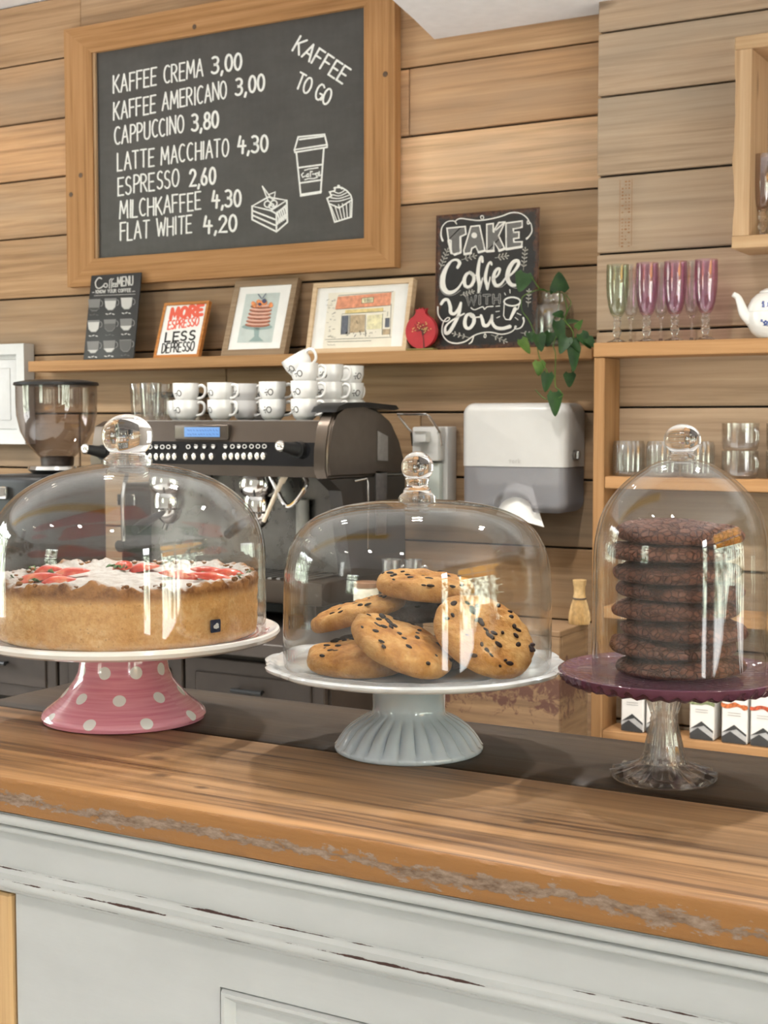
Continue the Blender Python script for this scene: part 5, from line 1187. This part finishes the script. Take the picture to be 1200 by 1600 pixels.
c4.location = c4.location + V((.003, 0, -.020)); c4.rotation_euler = (Matrix.Rotation(YAW, 4, 'Z') @ Matrix.Rotation(radians(-30), 4, 'Y') @ Matrix.Rotation(rz0-YAW, 4, 'Z')).to_euler()
for k in range(3): cup(516, 3.145, k, lv3[k] + ' white cup of the pile behind the highest one', -10 + k*10)
for k in range(3): cup(548, 3.25, k, lv3[k] + ' white cup of rightmost pile above the black lid', 60 + k*8)
tg_ = ['leftmost', 'middle', 'rightmost']
for k, (px, y) in enumerate(((220, 3.16), (236, 3.10), (253, 3.22))):
    p = at(px, 658, y)
    if k == 0:
        g0 = thing('tall_glass', 'leftmost of three tall clear glasses on the espresso machine', 'glass', (0, 0, 0), 'tall glasses on the espresso machine')
        b = MB(); b.lathe([(0, .001), (.024, .001), (.026, .004), (.031, .104), (.0305, .105), (.0292, .104), (.0243, .012), (0, .010)], 32, cap=False); obj('glass_wall', b, M['glass'], g0); g0.location = (p.x, y, ZT+.0044)
    else: dup(g0, (p.x, y, ZT+.0044), 0, tg_[k] + ' of three tall clear glasses on the espresso machine')

# ------------------------------------------------------------------ grinders
smoke = thin('smoky_hopper', (.68, .635, .61), edge=.4, gain=2.6)
def grinder(label, x, y, ztop, r, hgt):
    t = thing('coffee_grinder', label, 'coffee grinder', (x, y, ZC)); zt = ztop; c = (x, y, 0)
    b = MB(); b.lathe([(r, zt-.012), (r, zt-.06), (r*.985, zt-.10), (r*.90, zt-.145), (r*.72, zt-.185), (r*.48, zt-.215), (r*.36, zt-.228), (r*.36, zt-.245)], 48, c, cap=False); obj('hopper', b, smoke, t)
    b = MB(); b.lathe([(0, zt+.003), (r*.7, zt+.003), (r*1.03, zt-.004), (r*1.05, zt-.012), (r*1.0, zt-.014), (0, zt-.013)], 48, c); obj('hopper_lid', b, M['black'], t)
    b = MB(); b.lathe([(0, zt-.246), (r*.70, zt-.246), (r*.74, zt-.256), (r*.60, zt-.268), (0, zt-.268)], 40, c); obj('collar', b, M['chrome'], t)
    b = MB(); b.lathe([(0, zt-.222), (r*.42, zt-.218), (r*.40, zt-.245), (0, zt-.245)], 32, c); obj('beans', b, plain('coffee_beans', (.030, .016, .010), .45, var=.3, vs=120, bump=.6), t)
    b = MB(); b.box(x-r*1.05, x+r*.9, y-.17, y+.10, ZC+.02, zt-.2685, .02, 3); b.box(x-r*1.1, x+r*.95, y-.20, y+.10, ZC+.0004, ZC+.02, .004, 1); obj('body', b, M['black'], t)
    b = MB(); b.box(x-r*.98, x-r*.2, y-.185, y-.169, zt-.335, zt-.30, .004, 2); b.tube([(x-.03, y-.16, ZC+.17), (x-.03, y-.24, ZC+.165)], .018, 14); obj('doser', b, M['chrome'], t)
grinder('black coffee grinder with large smoky bean hopper beside the white frame', -2.878, 3.08, 1.446, .1165, .45)
grinder('second coffee grinder, half hidden behind espresso machine', -2.69, 3.405, 1.415, .088, .4)
# ------------------------------------------------------------------ white panelled frame at the far left
wf = thing('wall_frame', 'white panelled picture frame on plank wall above the coffee grinder', 'picture frame', (-3.56, 3.50, 1.25))
wm = plain('white_lacquer', (.60, .60, .595), .4, var=.02)
for nm, q in (('frame_rail', [(-3.74, 1.253), (-3.392, 1.253), (-3.427, 1.288), (-3.705, 1.288)]), ('frame_rail', [(-3.74, 1.588), (-3.705, 1.553), (-3.427, 1.553), (-3.392, 1.588)]), ('frame_stile', [(-3.74, 1.253), (-3.705, 1.288), (-3.705, 1.553), (-3.74, 1.588)]), ('frame_stile', [(-3.392, 1.253), (-3.392, 1.588), (-3.427, 1.553), (-3.427, 1.288)])):
    b = MB(); b.prism(q, 3.478, 3.526); obj(nm, b, wm, wf)
b = MB(); b.box(-3.705, -3.427, 3.502, 3.52, 1.288, 1.553); b.box(-3.69, -3.442, 3.496, 3.503, 1.303, 1.538, .004, 2); b.box(-3.66, -3.472, 3.493, 3.497, 1.333, 1.508, .003, 2); obj('inner_panel', b, wm, wf)

# ------------------------------------------------------------------ dispensers
so = thing('soap_dispenser', 'slim white soap dispenser with a chrome bow lever on plank wall', 'soap dispenser', (-1.845, 3.527, 1.09))
wpl = plain('white_plastic', (.57, .565, .55), .3, var=.01)
b = MB(); b.box(-1.893, -1.800, 3.47, 3.526, 1.075, 1.315, .004, 2); obj('housing', b, wpl, so)
b = MB(); b.box(-1.888, -1.806, 3.425, 3.4695, 1.22, 1.314, .005, 2); sb_ = obj('pump_head', b, wpl, so)
b = MB(); b.box(-1.865, -1.828, 3.395, 3.4245, 1.272, 1.303, .004, 2); obj('spout', b, wpl, sb_)
b = MB(); b.box(-1.884, -1.810, 3.44, 3.469, 1.085, 1.215, .006, 2); obj('bottle', b, plain('frosted_bottle', (.46, .50, .47), .3, var=.03), so)
b = MB(); b.tube([(-1.893, 3.44, 1.262), (-1.893, 3.43, 1.300), (-1.895, 3.36, 1.345), (-1.893, 3.352, 1.349), (-1.803, 3.352, 1.349), (-1.801, 3.36, 1.345), (-1.803, 3.43, 1.300), (-1.803, 3.44, 1.262)], .0036, 8); obj('lever', b, M['chrome'], so)
tw_ = thing('towel_dispenser', 'white paper towel dispenser with smoky lower half on plank wall', 'towel dispenser', (-1.57, 3.527, 1.09))
def rbox(x0, x1, z0, z1, yf, yb, r, low, up, arch=0, soft=.024):
    "a wall box with rounded corners and a softly rounded front"
    def outline(i):
        o = []; rr = max(r-i, .006); X0, X1, Z0, Z1 = x0+i, x1-i, (z0+i if low else z0), (z1-i if up else z1)
        def cr(cx, cz, a0): return [(cx + rr*cos(radians(a0+k*15)), cz + rr*sin(radians(a0+k*15))) for k in range(7)]
        o += cr(X1-rr, Z1-rr, 0) + cr(X0+rr, Z1-rr, 90) if up else [(X1, Z1), (X0, Z1)]
        o += cr(X0+rr, Z0+rr, 180) if low else [(X0, Z0)]
        if arch: cx = (x0+x1)/2; o += [(cx - .055*cos(radians(k)), Z0 + .040*sin(radians(k))) for k in range(0, 181, 15)]
        o += cr(X1-rr, Z0+rr, 270) if low else [(X1, Z0)]
        return o
    m = MB(); rings = [[m.bm.verts.new((x, yb, z)) for x, z in outline(0)]]
    for a in range(0, 91, 15): i = soft*(1-cos(radians(a))); y = yf + soft*(1-sin(radians(a))); rings.append([m.bm.verts.new((x, y, z)) for x, z in outline(i)])
    for A, B in zip(rings, rings[1:]):
        for k in range(len(A)): m.face([A[k], B[k], B[(k+1) % len(A)], A[(k+1) % len(A)]])
    m.face(rings[0][::-1]); m.face(rings[-1]); return m
TX0, TX1 = -1.724, -1.418
obj('cover', rbox(TX0, TX1, 1.2095, 1.378, 3.40, 3.526, .03, False, True), wpl, tw_)
n_ = NT('smoky_plastic'); n_.n.remove(n_.p); d1 = n_.new('BsdfDiffuse'); d1.inputs[0].default_value = (.40, .40, .43, 1); t1 = n_.new('BsdfTransparent'); t1.inputs[0].default_value = (.80, .80, .83, 1); g1_ = n_.new('BsdfGlossy'); g1_.inputs['Roughness'].default_value = .12
ma = n_.new('MixShader'); ma.inputs[0].default_value = .50; n_.l.new(d1.outputs[0], ma.inputs[1]); n_.l.new(t1.outputs[0], ma.inputs[2]); mb_ = n_.new('MixShader'); mb_.inputs[0].default_value = .06; n_.l.new(ma.outputs[0], mb_.inputs[1]); n_.l.new(g1_.outputs[0], mb_.inputs[2]); n_.l.new(mb_.outputs[0], n_.out.inputs[0])
b = MB(); b.box(TX0+.03, TX1-.03, 3.44, 3.52, 1.160, 1.2085, .004, 1); obj('paper_stack', b, M['paper'], tw_)
obj('smoky_window', rbox(TX0+.001, TX1-.001, 1.088, 1.2085, 3.402, 3.526, .03, True, False, 1), n_.m, tw_)
b = MB(); b.tube([(TX1-.002, 3.455, 1.241), (TX1+.012, 3.452, 1.241)], .013, 16); b.box(TX1+.004, TX1+.018, 3.445, 3.458, 1.231, 1.252, .003, 2); obj('lock', b, M['steel'], tw_)
b = MB(); lg = lambda x_, y_: at(x_, y_, 3.3990)
for s in ([(797, 718), (797, 723)], [(795, 719.5), (799, 719.5)], arc(802, 721.5, 1.8, 1.8, 0, 360, 8), [(806, 723.5), (806, 719.5), (808, 719.5)], [(810, 717), (810, 723.5)], [(813, 719.5), (810, 721.5), (813, 723.5)]): b.stroke(lg, s, 1.1)
obj('maker_mark', b, plain('mark_grey', (.45, .44, .42), .5, var=0), tw_, flat=True)
b = MB(); cx = (TX0+TX1)/2; N = 12; rows = []
for i in range(N+1):
    q = i/N; z = 1.165 - .097*q; hw = .034 + .036*q; rows.append([b.bm.verts.new((cx + hw*t_ + .010*q, 3.440 - .020*sin(q*1.5) + .010*abs(t_)**2 - (.004 if abs(t_) < .1 else 0), z + (.018*t_*q*-1 if t_ > 0 else .010*t_*-q))) for t_ in (-1, -.5, 0, .5, 1)])
for A, B in zip(rows, rows[1:]):
    for k in range(4): b.face([A[k], A[k+1], B[k+1], B[k]])
tag(obj('paper_towel', b, M['paper']), 'white paper towel hanging out of the smoky dispenser', 'paper towel')

# ================================================================== RIGHT SHELF UNIT
YF = 3.32
su = thing('shelf_unit', 'open wooden shelf unit on the right wall holding flutes, teapot and glass mugs', 'shelf', (-.6, 3.37, .5))
b = MB(); b.box(-1.312, .45, YF-.004, 3.4285, 1.489, 1.5245, .002, 1); obj('top_board', b, M['shelf'], su)
b = MB(); b.box(-1.312, -1.283, YF, 3.4285, .50, 1.4885, .002, 1); obj('upright', b, M['shelf_up'], su)
b = MB(); b.box(.42, .45, YF, 3.4285, .50, 1.4885, .002, 1); obj('upright', b, M['shelf_up'], su)
for z in (1.192, .865, .55): b = MB(); b.box(-1.2825, .4195, YF+.004, 3.4285, z-.030, z, .002, 1); obj('shelf_board', b, M['shelf'], su)
bx = thing('box_shelf', 'pale wooden box shelf mounted high above the teapot', 'shelf', (-.5, 3.35, 1.73))
BY = 3.28
m = MB(); r = random.Random(12); N = 26; rows = []
for i in range(N+1):
    z = 1.7605 + (2.185-1.7605)*i/N; j = .005*noise.noise(V((z*9, 0, 3))) + .004*noise.noise(V((z*22, 2, 3)))
    rows.append([m.bm.verts.new(p) for p in ((-.955+j, BY, z), (-.917, BY, z), (-.917, 3.4285, z), (-.955+j, 3.4285, z))])
for A, B in zip(rows, rows[1:]):
    for k in range(4): m.face([A[k], A[(k+1) % 4], B[(k+1) % 4], B[k]])
m.face(rows[0][::-1]); m.face(rows[-1]); obj('left_board', m, M['pale_up'], bx)
b = MB(); b.box(-.957, -.05, BY-.002, 3.4285, 2.186, 2.216, .002, 1); obj('top_board', b, M['pale'], bx)
b = MB(); b.box(-.957, -.05, BY-.002, 3.4285, 1.731, 1.760, .002, 1); obj('bottom_board', b, M['pale'], bx)
b = MB(); b.box(-.09, -.05, BY, 3.4285, 1.7605, 2.1855, .002, 1); obj('right_board', b, M['pale_up'], bx)

def goblet(name, label, cat, prof_b, prof_s, mat_b, group):
    t = thing(name, label, cat, (0, 0, 0), group)
    b = MB(); b.lathe(prof_b, 36, cap=False); obj('bowl', b, mat_b, t)
    b = MB(); b.lathe(prof_s, 28); obj('stem', b, M['knob'], t, angle=60); return t
FB = [(.0105, .064), (.017, .072), (.0225, .090), (.0262, .115), (.0278, .140), (.0280, .165), (.0272, .193), (.0262, .193), (.0268, .165), (.0266, .140), (.0250, .116), (.0212, .091), (.0155, .074), (0, .067)]
FS = [(0, 0), (.026, 0), (.0265, .002), (.018, .005), (.008, .009), (.0055, .013), (.0075, .018), (.0105, .024), (.0110, .030), (.0080, .036), (.0065, .040), (.0090, .045), (.0105, .050), (.0085, .055), (.0075, .059), (.0105, .0645), (0, .0645)]
pur = thin('purple_flute_glass', (.93, .80, .90), edge=.35, gain=2.4); grn = thin('green_flute_glass', (.86, .90, .84), edge=.35, gain=2.4); clr = thin('clear_flute_glass', (.975, .97, .97), edge=.3, gain=2.2)
smk = thin('smoky_goblet_glass', (.84, .80, .80), edge=.35, gain=2.4)
fl0 = goblet('champagne_flute', 'grey green flute glass at the left end of the purple flutes', 'glass', FB, FS, grn, None)
p = at(964, 533, 3.35); fl0.location = (p.x, 3.35, 1.5250)
pf0 = goblet('champagne_flute', 'purple flute glass next to the green flute', 'glass', FB, FS, pur, 'purple flutes on the shelf')
for k, px in enumerate((1010, 1054, 1102)):
    p = at(px, 530, 3.35)
    if k == 0: pf0.location = (p.x, 3.35, 1.5250)
    else: dup(pf0, (p.x, 3.35, 1.5250), 0, ['', 'middle one of the three purple flute glasses', 'purple flute glass nearest to the teapot'][k])
cf0 = goblet('champagne_flute', 'clear flute glass behind the gap of green and first purple flute', 'glass', [(r_*.82, z_*1.02) for r_, z_ in FB], [(0, 0), (.024, 0), (.024, .002), (.006, .005), (.0032, .012), (.003, .055), (.0085, .0655), (0, .0655)], clr, 'clear flutes in the back row')
for k, px in enumerate((985, 1032, 1080)):
    p = at(px, 530, 3.399)
    if k == 0: cf0.location = (p.x, 3.401, 1.5250)
    else: dup(cf0, (p.x, 3.401, 1.5250), 0, ['', 'clear flute glass behind the first and second purple flutes', 'clear flute glass behind the second and third purple flutes'][k])
gb = goblet('goblet', 'smoky stemmed glass standing inside the pale box shelf', 'glass', [(r_*1.02, z_) for r_, z_ in FB], FS, smk, None)
p = at(1191, 365, 3.35); gb.location = (p.x, 3.35, 1.7605)
# ------------------------------------------------------------------ teapot
p = at(1205, 526, 3.352); TP = V((p.x, 3.352, 1.5250))
tp = thing('teapot', 'white teapot with blue flowers on the shelf right of the flutes', 'teapot', TP)
b = MB(); b.lathe([(0, .0), (.030, .0), (.034, .003), (.046, .014), (.055, .030), (.0590, .047), (.0585, .0600), (.0595, .0610), (.0595, .0635), (.0575, .0645), (.055, .076), (.047, .092), (.036, .103), (.030, .106), (.028, .106), (0, .106)], 56, TP); obj('pot_body', b, M['white'], tp)
b = MB(); b.lathe([(0, .1062), (.029, .1062), (.028, .110), (.016, .1165), (.006, .119), (.005, .122), (.009, .127), (.007, .132), (0, .133)], 36, TP); obj('lid', b, M['white'], tp)
sd_ = -RT
b = MB(); p_, w_ = spline([TP+sd_*.048+V((0, 0, .044)), TP+sd_*.064+V((0, 0, .058)), TP+sd_*.073+V((0, 0, .080)), TP+sd_*.080+V((0, 0, .096)), TP+sd_*.092+V((0, 0, .1035))], [.016, .0125, .0095, .0075, .006], 6); b.tube(p_, w_, 16); obj('spout', b, M['white'], tp)
b = MB(); p_, w_ = spline([TP-sd_*.050+V((0, 0, .086)), TP-sd_*.080+V((0, 0, .094)), TP-sd_*.097+V((0, 0, .068)), TP-sd_*.083+V((0, 0, .036)), TP-sd_*.053+V((0, 0, .03))], .0055, 6); b.tube(p_, w_, 10); obj('handle', b, M['white'], tp)
blu = plain('cobalt_print', (.035, .075, .30), .3, var=.2, vs=200)
def pot(u, v):
    th = atan2(-FH.y, -FH.x) + u/.056; z = .047 + v
    pr = [(.046, .014), (.055, .030), (.0590, .047), (.0592, .062), (.055, .076), (.047, .092), (.036, .103)]; R_ = .05
    for (r0, z0), (r1, z1) in zip(pr, pr[1:]):
        if z0 <= z <= z1: R_ = r0 + (r1-r0)*(z-z0)/(z1-z0)
    R_ += .0007; return TP + V((R_*cos(th), R_*sin(th), z))
b = MB(); r = random.Random(5)
for u, v, s in ((-.020, .030, 1.0), (.010, .034, 1.1), (-.028, -.014, .9), (-.014, -.016, 1.1), (.012, -.014, 1.0), (-.034, .026, .5), (-.036, .034, .5), (-.008, .022, .45), (-.004, .041, .5), (.034, .026, .8), (.03, -.016, .8), (-.02, .018, .35), (-.037, -.008, .4)):
    for k in range(5): a = radians(72*k+20); b.disc(pot, u + .0042*s*cos(a), v + .0042*s*sin(a), .0028*s, 8)
    b.stroke(pot, [(u-.007*s, v-.006*s), (u+.008*s, v-.008*s)], .0012)
obj('flower_print', b, blu, tp, flat=True)

# ------------------------------------------------------------------ ribbed glasses and mugs in the unit
ribg = thin('ribbed_glass', (.95, .955, .95), edge=.25, gain=4.0, rough=.15)
def ribm(nr, d): return lambda th, i, r_, z_: (r_*(1 + d*cos(th*nr)), z_)
jg = ['leftmost', 'second', 'third']
for k, px in enumerate((982, 1035, 1090)):
    p = at(px, 745, 3.375)
    if k == 0:
        j0 = thing('ribbed_glass', '', 'glass', (0, 0, 0), 'ribbed tumblers in the shelf unit')
        b = MB(); b.lathe([(0, .0), (.034, .0), (.038, .004), (.0395, .012), (.0395, .078), (.036, .088), (.033, .088), (.0365, .077), (.0365, .012), (0, .008)], 96, mod=ribm(24, .022), cap=False); obj('glass_wall', b, ribg, j0); j0.location = (p.x, 3.375, 1.1925)
    q = j0 if k == 0 else dup(j0, (p.x, 3.375, 1.1925), 0)
    q['label'] = ['ribbed clear tumbler against the left upright of the shelf unit', 'ribbed clear tumbler in the middle, seen behind the glass knob', 'ribbed clear tumbler next to the stacked glass mugs'][k]
mugm = thin('glass_mug', (.94, .93, .92), edge=.25, gain=3.0, rough=.10)
for c_, px in enumerate((1156, 1226)):
    for k in range(2):
        p = at(px, 745, 3.372); z = 1.1925 + k*.0665
        if c_ == 0 and k == 0:
            m0 = thing('glass_mug', '', 'mug', (0, 0, 0), 'glass mugs in the shelf unit')
            b = MB(); b.lathe([(0, 0), (.036, 0), (.040, .004), (.043, .02), (.0435, .066), (.0415, .066), (.040, .02), (.037, .008), (0, .006)], 96, mod=ribm(30, .012), cap=False); obj('mug_wall', b, mugm, m0)
            b = MB(); p_, _ = spline([(.041, 0, .054), (.054, 0, .052), (.062, 0, .040), (.059, 0, .022), (.050, 0, .014), (.042, 0, .016)], 1, 5); b.tube(p_, .0042, 10); obj('handle', b, mugm, m0)
            m0.location = (p.x, 3.372, z); m0.rotation_euler = (0, 0, radians(-35)); q = m0
        else: q = dup(m0, (p.x, 3.372, z), radians(-35))
        q['label'] = ['lower', 'upper'][k] + ' clear glass mug of the stack ' + ('beside the ribbed tumblers' if c_ == 0 else 'at the right edge, behind bell jar')
# ------------------------------------------------------------------ packets on the low board
pk = plain('packet_card', (.78, .76, .73), .5, var=.02)
PCOL = [(.20, .27, .10), (.22, .24, .12), (.24, .28, .14), (.62, .17, .05), (.55, .10, .04)]
PLB = ['white packet with a green print, at far left behind the glass stem', 'white packet half hidden by the clear glass stem', 'white packet with a green print, right of the glass stem', 'white packet with an orange print below purple plate', 'white packet with a red orange print at right end of the row']
for k, (p0, p1) in enumerate(((970, 1005), (1009, 1046), (1077, 1115), (1127, 1167), (1172, 1213))):
    a, c = at(p0, 1150, 3.338), at(p1, 1150, 3.338); x0, x1 = a.x, c.x
    t = thing('tea_packet', PLB[k], 'packet', ((x0+x1)/2, 3.37, .55), 'white packets on the lowest board')
    b = MB(); b.box(x0, x1, 3.338, 3.40, .5505, .70, .003, 1); obj('pouch', b, pk, t)
    fp = lambda u, v: V((x0 + (x1-x0)*u, 3.3372, .5505 + .15*v)); fq = lambda u, v: fp(u, v) + V((0, -.0004, 0))
    b = MB(); b.poly(fp, [(.02, .01), (.98, .01), (.98, .17), (.5, .31), (.02, .17)]); pm_ = obj('mountain_print', b, plain('print_charcoal', (.045, .045, .046), .6, var=.1), t, flat=True)
    b = MB(); b.poly(fq, [(.02, .10), (.35, .20), (.98, .04), (.98, .13), (.6, .24), (.02, .17)]); obj('snow_print', b, plain('print_mist', (.42, .42, .42), .6, var=.2), pm_, flat=True)
    b = MB(); r = random.Random(k)
    pts = [(i/8, .62 + .018*sin(i*1.1+k)) for i in range(9)]; b.stroke(fp, [(u, v) for u, v in pts], [.05+.05*r.random() for _ in pts], True)
    obj('picture_print', b, plain('packet_print', PCOL[k], .6, var=.35, vs=150), t, flat=True)
    b = MB()
    for v in (.50, .46): b.stroke(fp, [(.25, v), (.75, v)], .012)
    obj('text_print', b, plain('packet_text', (.45, .44, .43), .6, var=0), t, flat=True)

# ------------------------------------------------------------------ crate, whisk and low bench
b = MB(); b.box(-1.735, -1.235, 2.93, 3.30, 0, .45, .004, 1)
tag(obj('low_bench', b, M['shelf']), 'low wooden bench under the stained crate, behind the front counter', 'bench')
def crate_mat():
    n = NT('stained_crate'); o = n.co(); f = n.noise(n.vm('MULTIPLY', o, (4, 4, 60)), 1, 5, .6); s = n.noise(o, 34, 6, .75, .8); s2 = n.noise(o, 9, 3)
    z = n.xyz(o)[2]
    col = n.ramp(f, (.3, (.11, .060, .027)), (.7, (.225, .135, .066)))
    d = n.math('MULTIPLY', n.math('ABSOLUTE', n.math('SUBTRACT', z, .27)), 2.4)
    k = n.ramp(n.math('SUBTRACT', n.math('ADD', s, n.math('MULTIPLY', s2, .25)), d), (.50, (0, 0, 0)), (.58, (1, 1, 1)))
    n.set(col=n.mix(n.math('MULTIPLY', k, .85), col, (.055, .014, .008)), rough=.75); n.bump(f, .3, .002); return n.m
cr_ = thing('wooden_crate', 'old wooden crate with reddish stains behind the grey cake stand', 'crate', (-1.47, 3.06, .45))
CM = crate_mat(); X0, X1, Y0, Y1 = -1.61, -1.252, 2.975, 3.15
b = MB(); b.box(X0, X1, Y0, Y0+.014, .4505, .835, .002, 1); obj('front_board', b, CM, cr_)
b = MB(); b.box(X0, X1, Y1-.014, Y1, .4505, .835, .002, 1); obj('rear_board', b, CM, cr_)
b = MB(); b.box(X1-.014, X1, Y0+.0142, Y1-.0142, .4505, .835, .002, 1); obj('end_board', b, CM, cr_)
b = MB(); b.box(X0, X0+.014, Y0+.0142, Y1-.0142, .4505, .835, .002, 1); obj('end_board', b, CM, cr_)
b = MB(); b.box(X0, X1, Y0, Y1, .8352, .849, .002, 1); obj('lid', b, CM, cr_)
b = MB()
for zz in (.66, .70, .74, .78): b.box(X1-.05, X1+.0004, Y0-.0006, Y0+.001, zz, zz+.004)
b.bm.free()
p = at(905, 990, 3.11); wk = thing('tea_whisk', 'bamboo tea whisk standing on the stained crate', 'whisk', (p.x, 3.11, .8495))
c = (p.x, 3.11, .8495); bam = plain('bamboo', (.46, .30, .13), .5, var=.15, vs=90)
b = MB(); b.lathe([(.0235, 0), (.0250, .010), (.0235, .026), (.0190, .045), (.0155, .056), (.0155, .060), (.0145, .060), (.02, .03), (.021, 0)], 80, c, mod=lambda th, i, r_, z_: (r_*(1+.05*cos(th*40)), z_), closed=True); obj('tines', b, bam, wk)
b = MB(); b.lathe([(0, .0605), (.0150, .0605), (.0150, .066), (.0135, .070), (.0135, .088), (.0150, .092), (.0165, .1045), (0, .1045)], 32, c); obj('handle', b, bam, wk)
b = MB(); b.lathe([(.0158, .058), (.0166, .060), (.0158, .0625), (.015, .06)], 32, c, closed=True); obj('binding', b, plain('dark_thread', (.06, .04, .03), .8), wk)
# ------------------------------------------------------------------ things on the back counter seen through the cookie dome
jx = at(572, 935, 2.90); jz = ZC
t = thing('storage_jar', 'cream jar with paper label on back worktop, seen through the low glass dome', 'jar', (jx.x, 2.90, jz))
c = (jx.x, 2.90, jz+.0004)
b = MB(); b.lathe([(0, 0), (.028, 0), (.030, .003), (.030, .125), (.027, .130), (0, .130)], 40, c); obj('jar_body', b, plain('cream_jar', (.62, .57, .46), .4), t)
b = MB(); b.lathe([(0, .1305), (.029, .1305), (.0295, .142), (.027, .144), (0, .144)], 40, c); obj('lid', b, plain('brown_lid', (.24, .12, .06), .4), t)
b = MB(); b.lathe([(.0303, .03), (.0305, .035), (.0305, .115), (.0303, .12)], 40, c, cap=False); obj('paper_label', b, plain('aged_label', (.66, .63, .52), .7, var=.12, vs=80), t)
for k, (px, r_, h_, lb) in enumerate(((612, .026, .19, 'left one of two steel milk pitchers on back worktop'), (645, .024, .19, 'right one of two steel milk pitchers on back worktop'))):
    p = at(px, 930, 3.0 + .02*k); q = (p.x, 3.0+.02*k, ZC+.0004); t = thing('milk_pitcher', lb, 'pitcher', q)
    b = MB(); b.lathe([(0, 0), (r_, 0), (r_*1.04, .01), (r_, .08), (r_*.86, .13), (r_*.88, h_-.01), (r_*.95, h_), (r_*.9, h_), (r_*.82, .13), (r_*.9, .02), (0, .01)], 36, q, cap=False); obj('pitcher_body', b, M['steel'], t)
    b = MB(); p_, _ = spline([V(q)+RT*(r_*.80)+V((0, 0, h_-.02)), V(q)+RT*(r_*1.5)+V((0, 0, h_-.025)), V(q)+RT*(r_*1.5)+V((0, 0, .07)), V(q)+RT*(r_*.95)+V((0, 0, .05))], 1, 5); b.tube(p_, .0035, 8); obj('handle', b, M['steel'], t)

# ------------------------------------------------------------------ recessed ceiling spots
lampm = glow('spot_diffuser', (1, .9, .75), 12)
def spot(x, y, z, w, label, grp):
    t = thing('ceiling_spot', label, 'ceiling light', (x, y, z), grp)
    b = MB(); b.lathe([(.045, 0), (.06, 0), (.062, -.004), (.047, -.006), (.043, 0)], 32, (x, y, z-.0005), closed=True); obj('ring', b, M['chrome'], t)
    b = MB(); b.lathe([(0, -.002), (.043, -.002)], 24, (x, y, z), cap=False); obj('diffuser', b, lampm, t)
    l = bpy.data.lights.new('spot_light', 'SPOT'); l.energy = w; l.color = (1, .955, .89); l.shadow_soft_size = .045; l.spot_size = radians(115); l.spot_blend = .7
    o = bpy.data.objects.new('spot_light', l); COL.objects.link(o); o.location = (x, y, z-.012)
for k, x in enumerate((-3.9, -3.0, -2.1, -1.2, -.3)):
    for y in (2.2, -.3): spot(x, y, 2.7115, 125 if y > 1 else 34, 'round recessed ceiling spot of the row ' + ('near plank wall' if y > 1 else 'in front of the counter'), 'spots near the plank wall' if y > 1 else 'spots in front of the counter')
